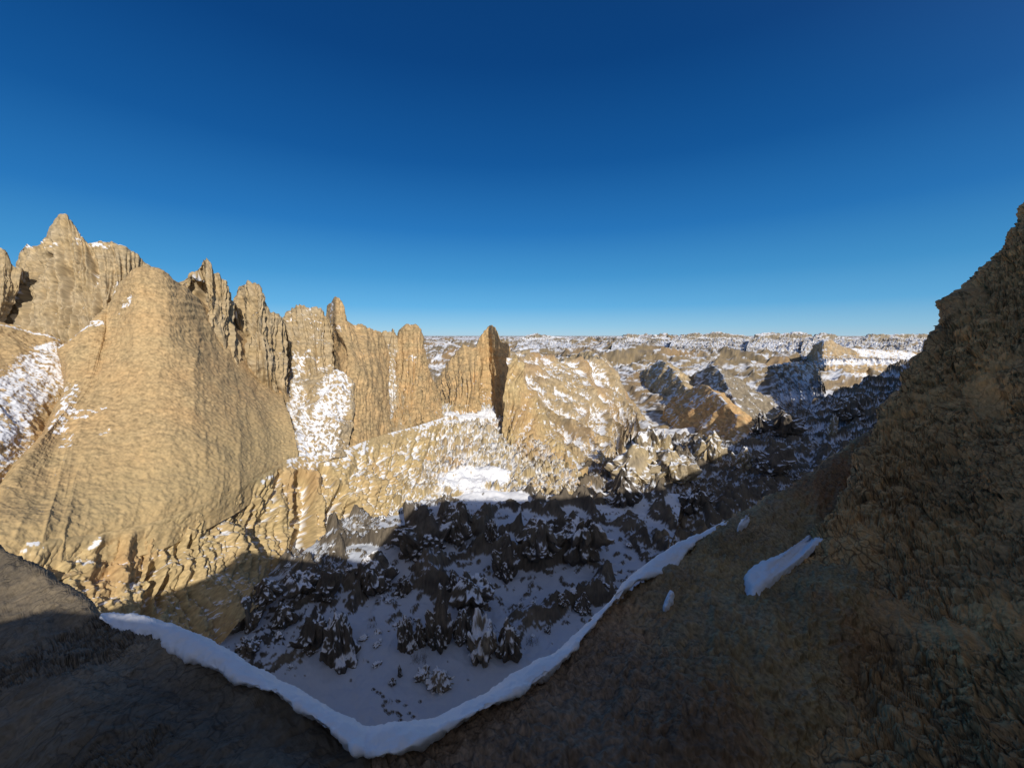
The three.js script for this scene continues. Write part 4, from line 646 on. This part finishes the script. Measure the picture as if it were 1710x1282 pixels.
const wallSheet = printed(surface('clay_wall', (() => {
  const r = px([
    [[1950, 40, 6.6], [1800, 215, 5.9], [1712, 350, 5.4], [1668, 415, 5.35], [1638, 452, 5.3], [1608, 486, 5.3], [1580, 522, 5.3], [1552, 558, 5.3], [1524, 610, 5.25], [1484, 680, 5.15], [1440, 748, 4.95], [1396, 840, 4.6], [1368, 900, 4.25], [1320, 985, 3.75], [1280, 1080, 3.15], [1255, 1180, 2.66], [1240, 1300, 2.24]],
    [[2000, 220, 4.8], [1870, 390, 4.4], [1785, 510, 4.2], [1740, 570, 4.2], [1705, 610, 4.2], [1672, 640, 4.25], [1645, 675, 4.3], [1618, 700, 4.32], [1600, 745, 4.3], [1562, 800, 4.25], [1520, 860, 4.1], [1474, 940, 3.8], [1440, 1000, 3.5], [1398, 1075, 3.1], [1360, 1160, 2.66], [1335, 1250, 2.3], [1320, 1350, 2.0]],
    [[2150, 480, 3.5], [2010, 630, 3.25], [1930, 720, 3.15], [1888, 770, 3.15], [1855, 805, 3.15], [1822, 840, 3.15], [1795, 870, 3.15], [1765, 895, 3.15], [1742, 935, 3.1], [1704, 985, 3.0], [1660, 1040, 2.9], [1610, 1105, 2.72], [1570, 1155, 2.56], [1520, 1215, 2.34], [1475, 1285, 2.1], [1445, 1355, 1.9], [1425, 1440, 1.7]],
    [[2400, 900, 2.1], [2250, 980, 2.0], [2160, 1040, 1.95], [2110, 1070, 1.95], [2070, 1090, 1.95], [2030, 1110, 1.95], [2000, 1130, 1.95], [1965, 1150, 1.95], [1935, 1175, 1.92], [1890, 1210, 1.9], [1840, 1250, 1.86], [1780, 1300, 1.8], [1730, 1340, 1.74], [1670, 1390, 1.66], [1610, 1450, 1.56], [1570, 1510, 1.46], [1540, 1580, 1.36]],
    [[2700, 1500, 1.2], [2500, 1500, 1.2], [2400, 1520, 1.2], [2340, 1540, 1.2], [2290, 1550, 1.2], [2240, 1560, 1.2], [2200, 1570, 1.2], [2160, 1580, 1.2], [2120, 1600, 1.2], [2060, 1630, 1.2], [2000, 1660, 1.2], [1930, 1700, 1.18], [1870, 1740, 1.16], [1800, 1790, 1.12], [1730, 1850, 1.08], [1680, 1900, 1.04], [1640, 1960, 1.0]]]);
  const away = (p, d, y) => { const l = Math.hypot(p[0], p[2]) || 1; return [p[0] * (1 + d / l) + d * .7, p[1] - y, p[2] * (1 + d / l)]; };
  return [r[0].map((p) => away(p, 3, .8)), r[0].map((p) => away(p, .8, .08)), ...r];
})(), { sp: 1.45, hidden: 2, disp: (o) => crust({ lump: .10, crack: .055, grit: .02, plate: .045, w: 1, cracked: .25, fall: .12 })(o) - .16 * Math.max(0, ridged(o.p[0] * .55 + 3, o.p[1] * .22, o.p[2] * .55, 3) - .55) + .12 * Math.max(0, noise(o.p[0] * 4, o.p[1] * 4, o.p[2] * 4)) * (1 - smooth(2, 2.5, o.t)), mat: clayPrint({ z: 21.1, big: .22, small: .075, bias: .2, grit: .55, crackShade: .7, bump: .022, c: [.70, .415, .165], c2: [.49, .298, .13] }), paint: tint([.9, .9, .9]), flip: 0 }));


// ------------------------------------------------------------------ outcrops, boulders and dry plants in the valley
function rockShape(k, detail, tall, c, c2, snowy) {
  let g = new THREE.IcosahedronGeometry(1, detail); g.deleteAttribute('uv'); g.deleteAttribute('normal'); g = mergeVertices(g, 1e-4);
  const p = g.attributes.position, col = new Float32Array(p.count * 3);
  for (let i = 0; i < p.count; i++) {
    let x = p.getX(i), y = p.getY(i), z = p.getZ(i); const q = k * 17.3;
    const up = (y + 1) / 2, taper = lerp(1.1, .72, Math.pow(up, 2)) + .18 * noise(q, up * 4, 3);
    const c1 = cells(x * 1.6 + q, y * .9, z * 1.6), f = taper * (1 + .5 * (clamp((c1[1] - c1[0]) * 1.6) - .5) + .38 * fbm(x * 1.4 + q, y * .9, z * 1.4, 4));
    x *= f; z *= f; y = (up * tall - .25) * (1 + .8 * noise(x * 1.1 + q, 4.4, z * 1.1) + .16 * noise(x * 3 + q, 2.2, z * 3));
    const r = .08 * fbm(x * 3 + q, y * 3, z * 3, 4) + .09 * (.5 - Math.min(.5, cells(x * 4 + q, y * 3, z * 4)[0])); p.setXYZ(i, x * (1 + r), y + r, z * (1 + r));
  }
  g.computeVertexNormals(); const n = g.attributes.normal;
  for (let i = 0; i < p.count; i++) {
    const x = p.getX(i), y = p.getY(i), z = p.getZ(i), f = 1 + .35 * fbm(x * 3 + k, y * 3, z * 3, 3) + .5 * noise(x * 13, y * 9, z * 13), m = mix(c, c2, clamp(.5 + fbm(x + k, y * 2, z, 3)));
    const s = (n.getY(i) - .66) * 3 + .35 * noise(x * 1.7 + k, y * 1.7, z * 1.7) + .12 * noise(x * 7, y * 7, z * 7) + snowy - .06;
    col.set(cover(m.map((w) => w * f), s, .12), i * 3);
  }
  g.setAttribute('color', new THREE.BufferAttribute(col, 3));
  return g;
}
const SHADEROCK = [1, 2, 3, 4, 5].map((k) => rockShape(k, 28, k % 2 ? 1.3 : 1.9, DRK, mix(DRK, GRY, .25), -.3));  // outcrops of the shaded valley, their shade put into the colour
const PALEROCK = [6, 7, 8, 9].map((k) => rockShape(k, 34, k % 2 ? 1.2 : 1.7, mix(YEL, GRY, .4), GRY, -.12));
const SNOWROCK = [10, 11].map((k) => rockShape(k, 20, 1.2, GRY, DRK, .22));
const STONES = [12, 13, 14, 15].map((k) => rockShape(k, 6, .9, DRK, mix(DRK, GRY, .5), -.1));  // boulders with the same shade put into their colour
const GROUNDS = ['valley_floor', 'badlands_bowl', 'rubble_field', 'lower_cliff', 'lit_spur'];
function rock(g, x, y, w, h, turn, label, name = 'rock_outcrop', group) {
  const b = hit(x, y, GROUNDS); if (!b) return;
  const m = finish(name, g, MAT), s = b[3] / FOCAL;
  const box = (g.boundingBox || (g.computeBoundingBox(), g.boundingBox)), sx = w * s / (box.max.x - box.min.x), sy = h * s * 1.15 / box.max.y;
  m.position.set(b[0], b[1] - .1 * sy, b[2] - sx * .5); m.rotation.y = turn; m.scale.set(sx, sy, sx);
  return tag(m, label, 'rock', group);
}
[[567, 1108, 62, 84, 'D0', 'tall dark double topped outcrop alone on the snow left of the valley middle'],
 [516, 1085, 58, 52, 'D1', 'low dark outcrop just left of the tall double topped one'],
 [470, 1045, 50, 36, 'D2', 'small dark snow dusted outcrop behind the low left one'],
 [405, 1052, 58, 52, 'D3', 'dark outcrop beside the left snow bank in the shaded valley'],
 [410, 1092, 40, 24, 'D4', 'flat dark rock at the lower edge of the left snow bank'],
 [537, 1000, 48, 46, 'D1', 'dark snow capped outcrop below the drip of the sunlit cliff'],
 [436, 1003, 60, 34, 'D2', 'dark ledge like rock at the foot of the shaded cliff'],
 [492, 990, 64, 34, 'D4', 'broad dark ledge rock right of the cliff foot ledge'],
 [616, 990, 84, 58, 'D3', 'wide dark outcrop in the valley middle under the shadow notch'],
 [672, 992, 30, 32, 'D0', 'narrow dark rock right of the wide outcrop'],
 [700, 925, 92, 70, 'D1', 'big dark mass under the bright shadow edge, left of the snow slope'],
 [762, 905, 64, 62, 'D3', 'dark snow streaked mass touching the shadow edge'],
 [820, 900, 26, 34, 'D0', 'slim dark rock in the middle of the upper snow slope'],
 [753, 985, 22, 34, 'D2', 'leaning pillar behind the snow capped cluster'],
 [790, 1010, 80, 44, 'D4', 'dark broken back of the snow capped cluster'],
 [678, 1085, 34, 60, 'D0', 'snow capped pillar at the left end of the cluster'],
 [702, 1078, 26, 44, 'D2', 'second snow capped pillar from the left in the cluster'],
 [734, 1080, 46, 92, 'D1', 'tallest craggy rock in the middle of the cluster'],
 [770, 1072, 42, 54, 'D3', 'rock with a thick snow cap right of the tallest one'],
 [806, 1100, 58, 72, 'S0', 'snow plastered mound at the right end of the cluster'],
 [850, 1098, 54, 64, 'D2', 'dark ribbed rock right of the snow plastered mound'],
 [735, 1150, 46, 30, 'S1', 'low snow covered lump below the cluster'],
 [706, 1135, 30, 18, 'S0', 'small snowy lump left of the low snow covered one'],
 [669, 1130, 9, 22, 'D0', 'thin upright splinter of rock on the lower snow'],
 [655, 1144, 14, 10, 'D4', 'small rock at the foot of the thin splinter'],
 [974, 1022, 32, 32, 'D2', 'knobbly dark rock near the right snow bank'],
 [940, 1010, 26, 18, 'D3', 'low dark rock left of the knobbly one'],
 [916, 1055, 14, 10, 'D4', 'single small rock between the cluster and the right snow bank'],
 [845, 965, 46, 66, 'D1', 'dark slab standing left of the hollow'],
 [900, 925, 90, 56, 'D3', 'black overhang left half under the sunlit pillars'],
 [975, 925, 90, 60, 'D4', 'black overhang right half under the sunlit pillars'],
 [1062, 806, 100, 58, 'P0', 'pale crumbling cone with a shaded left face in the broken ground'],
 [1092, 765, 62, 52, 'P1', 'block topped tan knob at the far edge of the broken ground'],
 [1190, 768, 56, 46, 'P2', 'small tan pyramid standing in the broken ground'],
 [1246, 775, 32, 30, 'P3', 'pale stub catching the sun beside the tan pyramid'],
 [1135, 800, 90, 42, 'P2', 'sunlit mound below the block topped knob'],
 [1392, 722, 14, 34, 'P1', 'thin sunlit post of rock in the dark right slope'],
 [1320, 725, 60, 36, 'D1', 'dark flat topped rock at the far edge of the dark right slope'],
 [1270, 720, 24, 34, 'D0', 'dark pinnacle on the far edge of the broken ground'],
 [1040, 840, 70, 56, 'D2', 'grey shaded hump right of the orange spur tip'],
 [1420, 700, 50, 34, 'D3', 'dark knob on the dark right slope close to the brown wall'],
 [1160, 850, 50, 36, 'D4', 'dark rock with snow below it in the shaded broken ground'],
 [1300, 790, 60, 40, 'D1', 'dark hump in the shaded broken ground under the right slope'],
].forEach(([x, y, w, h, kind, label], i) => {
  const set = { D: SHADEROCK, P: PALEROCK, S: SNOWROCK }[kind[0]];
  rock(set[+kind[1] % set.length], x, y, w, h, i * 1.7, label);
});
{ // loose boulders on the valley snow
  const pos = sheets.valley_floor, n = pos.length / 3; let made = 0, first = null;
  for (let t = 0; t < 9000 && made < 150; t++) {
    const k = Math.floor(rnd() * n) * 3, q = project(pos[k], pos[k + 1], pos[k + 2]);
    if (q[0] < 400 || q[0] > 1080 || q[1] < 850 || q[1] > 1150 || fbm(pos[k] / 8, 6, pos[k + 2] / 8, 2) < .02 + .4 * smooth(1050, 1150, q[1])) continue;
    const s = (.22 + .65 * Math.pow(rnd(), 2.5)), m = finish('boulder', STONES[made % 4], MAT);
    m.position.set(pos[k], pos[k + 1] - .06 * s, pos[k + 2]); m.rotation.set((rnd() - .5) * .5, rnd() * 6.3, (rnd() - .5) * .5); m.scale.set(s * (.8 + rnd() * .5), s * (.7 + rnd() * .7), s);
    tag(m, 'small dark boulder lying loose on the shaded valley snow', 'boulder', 'small boulders scattered on the valley snow'); made++;
  }
}
{ // dry tufts
  const stalk = new THREE.MeshStandardMaterial({ color: new THREE.Color().setRGB(.14, .11, .07), roughness: 1 });
  [[700, 1100, 1.6, 60, 'brown dry brush at the foot of the snow capped cluster'], [888, 1072, 1.5, 46, 'dry bush on the snow right of the dark ribbed rock'], [651, 1172, .8, 16, 'sparse dry twigs above the footprints'], [622, 1045, 1, 24, 'thin dry twigs left of the snow capped cluster'], [748, 770, 1.6, 50, 'olive dry bush on the sunlit bowl']].forEach(([x, y, h, n, label]) => {
    const b = hit(x, y, GROUNDS); const list = [];
    for (let i = 0; i < n; i++) { const c = new THREE.ConeGeometry(.018, h * (.5 + rnd() * .6), 3); c.translate(0, h * .3, 0); c.rotateZ((rnd() - .5) * 1.6); c.rotateY(rnd() * 6.3); c.translate((rnd() - .5) * h * 1.2, 0, (rnd() - .5) * h * .8); list.push(c); }
    const m = finish('dry_bush', mergeGeometries(list), stalk); m.position.set(b[0], b[1], b[2]); tag(m, label, 'bush');
  });
}

// ------------------------------------------------------------------ snow close by
const snowPaint = (o) => { const f = 1 + .03 * fbm(o.p[0] * 8, o.p[1] * 8, o.p[2] * 8, 3); return [SNOW[0] * f, SNOW[1] * f, SNOW[2] * f]; };
function snowStrip(label, cols, k = {}) {               // columns: upper edge, lower edge, distance
  const rows = [[], [], [], [], [], []];
  for (const [ux, uy, lx, ly, d, thick = .05] of cols) {
    const m = (t) => [lerp(ux, lx, t), lerp(uy, ly, t)];
    rows[0].push(at(ux, uy + 20, d + .5)); rows[1].push(at(ux, uy + 1.5, d + .12)); rows[2].push(at(ux, uy, d));
    rows[3].push(at(...m(.5), d - .10 - thick * .5)); rows[4].push(at(...m(.9), d - .16 - thick * .2)); rows[5].push(at(...m(1.12), d - .02));
  }
  return tag(surface('snow_bank', rows, { sp: .9, mat: SNOWMAT, disp: (o) => .02 * fbm(o.p[0] * 4, o.p[1] * 4, o.p[2] * 4, 3) + .006 * fbm(o.p[0] * 24, o.p[1] * 24, o.p[2] * 24, 3) + smooth(2.8, 4.2, o.t) * .028 * fbm(o.p[0] * 5, o.p[1] * 5, o.p[2] * 5, 5), paint: snowPaint }), label, 'snow bank');
}
snowStrip('smooth white snow bank draped over the dark left clay dome', [
  [168, 1024, 166, 1030, 3.06], [184, 1023, 186, 1046, 3.02], [240, 1031, 236, 1066, 2.9], [310, 1050, 300, 1088, 2.72], [390, 1090, 372, 1120, 2.5], [440, 1120, 428, 1146, 2.36], [476, 1143, 466, 1156, 2.26], [492, 1150, 484, 1168, 2.22], [540, 1178, 530, 1200, 2.1], [585, 1203, 575, 1232, 1.98], [606, 1213, 598, 1252, 1.93, .03], [622, 1216, 618, 1254, 1.97, .02], [634, 1219, 634, 1254, 2.02, .01]]);
snowStrip('snow bank lining the edge of the right clay bank, rising from the notch', [
  [600, 1222, 602, 1256, 1.97], [628, 1212, 628, 1260, 1.9], [660, 1210, 662, 1254, 1.885], [700, 1207, 700, 1236, 1.95], [740, 1195, 742, 1214, 2.05], [785, 1172, 790, 1190, 2.16], [830, 1145, 840, 1166, 2.28], [880, 1115, 892, 1138, 2.46], [930, 1085, 944, 1096, 2.7], [985, 1036, 990, 1044, 3.04], [1020, 1000, 1024, 1004, 3.26], [1050, 965, 1056, 972, 3.5], [1075, 945, 1090, 958, 3.68], [1100, 928, 1120, 952, 3.88], [1130, 909, 1142, 926, 4.1], [1150, 899, 1158, 908, 4.3], [1180, 885, 1184, 892, 4.6], [1205, 873, 1208, 878, 4.85], [1224, 865, 1225, 868, 5.05]]);
function patch(label, outline) {                        // a lens of snow lying on the clay bank
  const cx = outline.reduce((s, p) => s + p[0], 0) / outline.length, cy = outline.reduce((s, p) => s + p[1], 0) / outline.length, N = 48, ring = [];
  const pts = outline.map(([x, y]) => [x, y]); const L = pts.length;
  for (let i = 0; i <= N; i++) { const t = (i % N) / N * L, j = Math.floor(t), f = t - j, q = (k, c) => pts[(j + k + L) % L][c]; ring.push([cr(q(-1, 0), q(0, 0), q(1, 0), q(2, 0), f), cr(q(-1, 1), q(0, 1), q(1, 1), q(2, 1), f)]); }
  const ground3 = (x, y) => hit(x, y, ['clay_bank', 'clay_wall']);
  const rows = [1.06, .9, .7, .45, .2, .02].map((s) => ring.map(([x, y]) => { const X = cx + (x - cx) * s, Y = cy + (y - cy) * s, h = ground3(X, Y), e = s > 1 ? -.03 : .075 * Math.sqrt(1 - s * s * .8); const l = Math.hypot(h[0], h[1], h[2]); return [h[0] - h[0] / l * e * .4, h[1] + e, h[2] - h[2] / l * e * .4]; }));
  for (let pass = 0; pass < 3; pass++) for (const r of rows) { const q = r.map((p) => p.slice()); for (let i = 0; i <= N; i++) for (let c = 0; c < 3; c++) r[i][c] = (q[(i - 2 + N) % N][c] + q[(i - 1 + N) % N][c] + q[i % N][c] + q[(i + 1) % N][c] + q[(i + 2) % N][c]) / 5; }
  return tag(surface('snow_patch', rows, { sp: .9, mat: SNOWMAT, disp: (o) => .01 * fbm(o.p[0] * 14, o.p[1] * 14, o.p[2] * 14, 3), paint: snowPaint }), label, 'snow patch');
}
patch('large snow patch in the hollow between grey bank and brown wall', [[1236, 966], [1262, 942], [1300, 932], [1338, 908], [1374, 880], [1372, 902], [1340, 934], [1300, 968], [1256, 997], [1250, 980]]);
patch('small tongue of snow on the grey clay bank', [[1108, 1020], [1112, 1000], [1122, 989], [1126, 996], [1120, 1012]]);
patch('small snow scrap near the top of the grey clay bank', [[1230, 886], [1240, 870], [1252, 866], [1246, 878]]);

console.log('triangles', tris, JSON.stringify(Object.entries(counts).filter((e) => e[1] > 120)));
renderer.render(scene, camera);
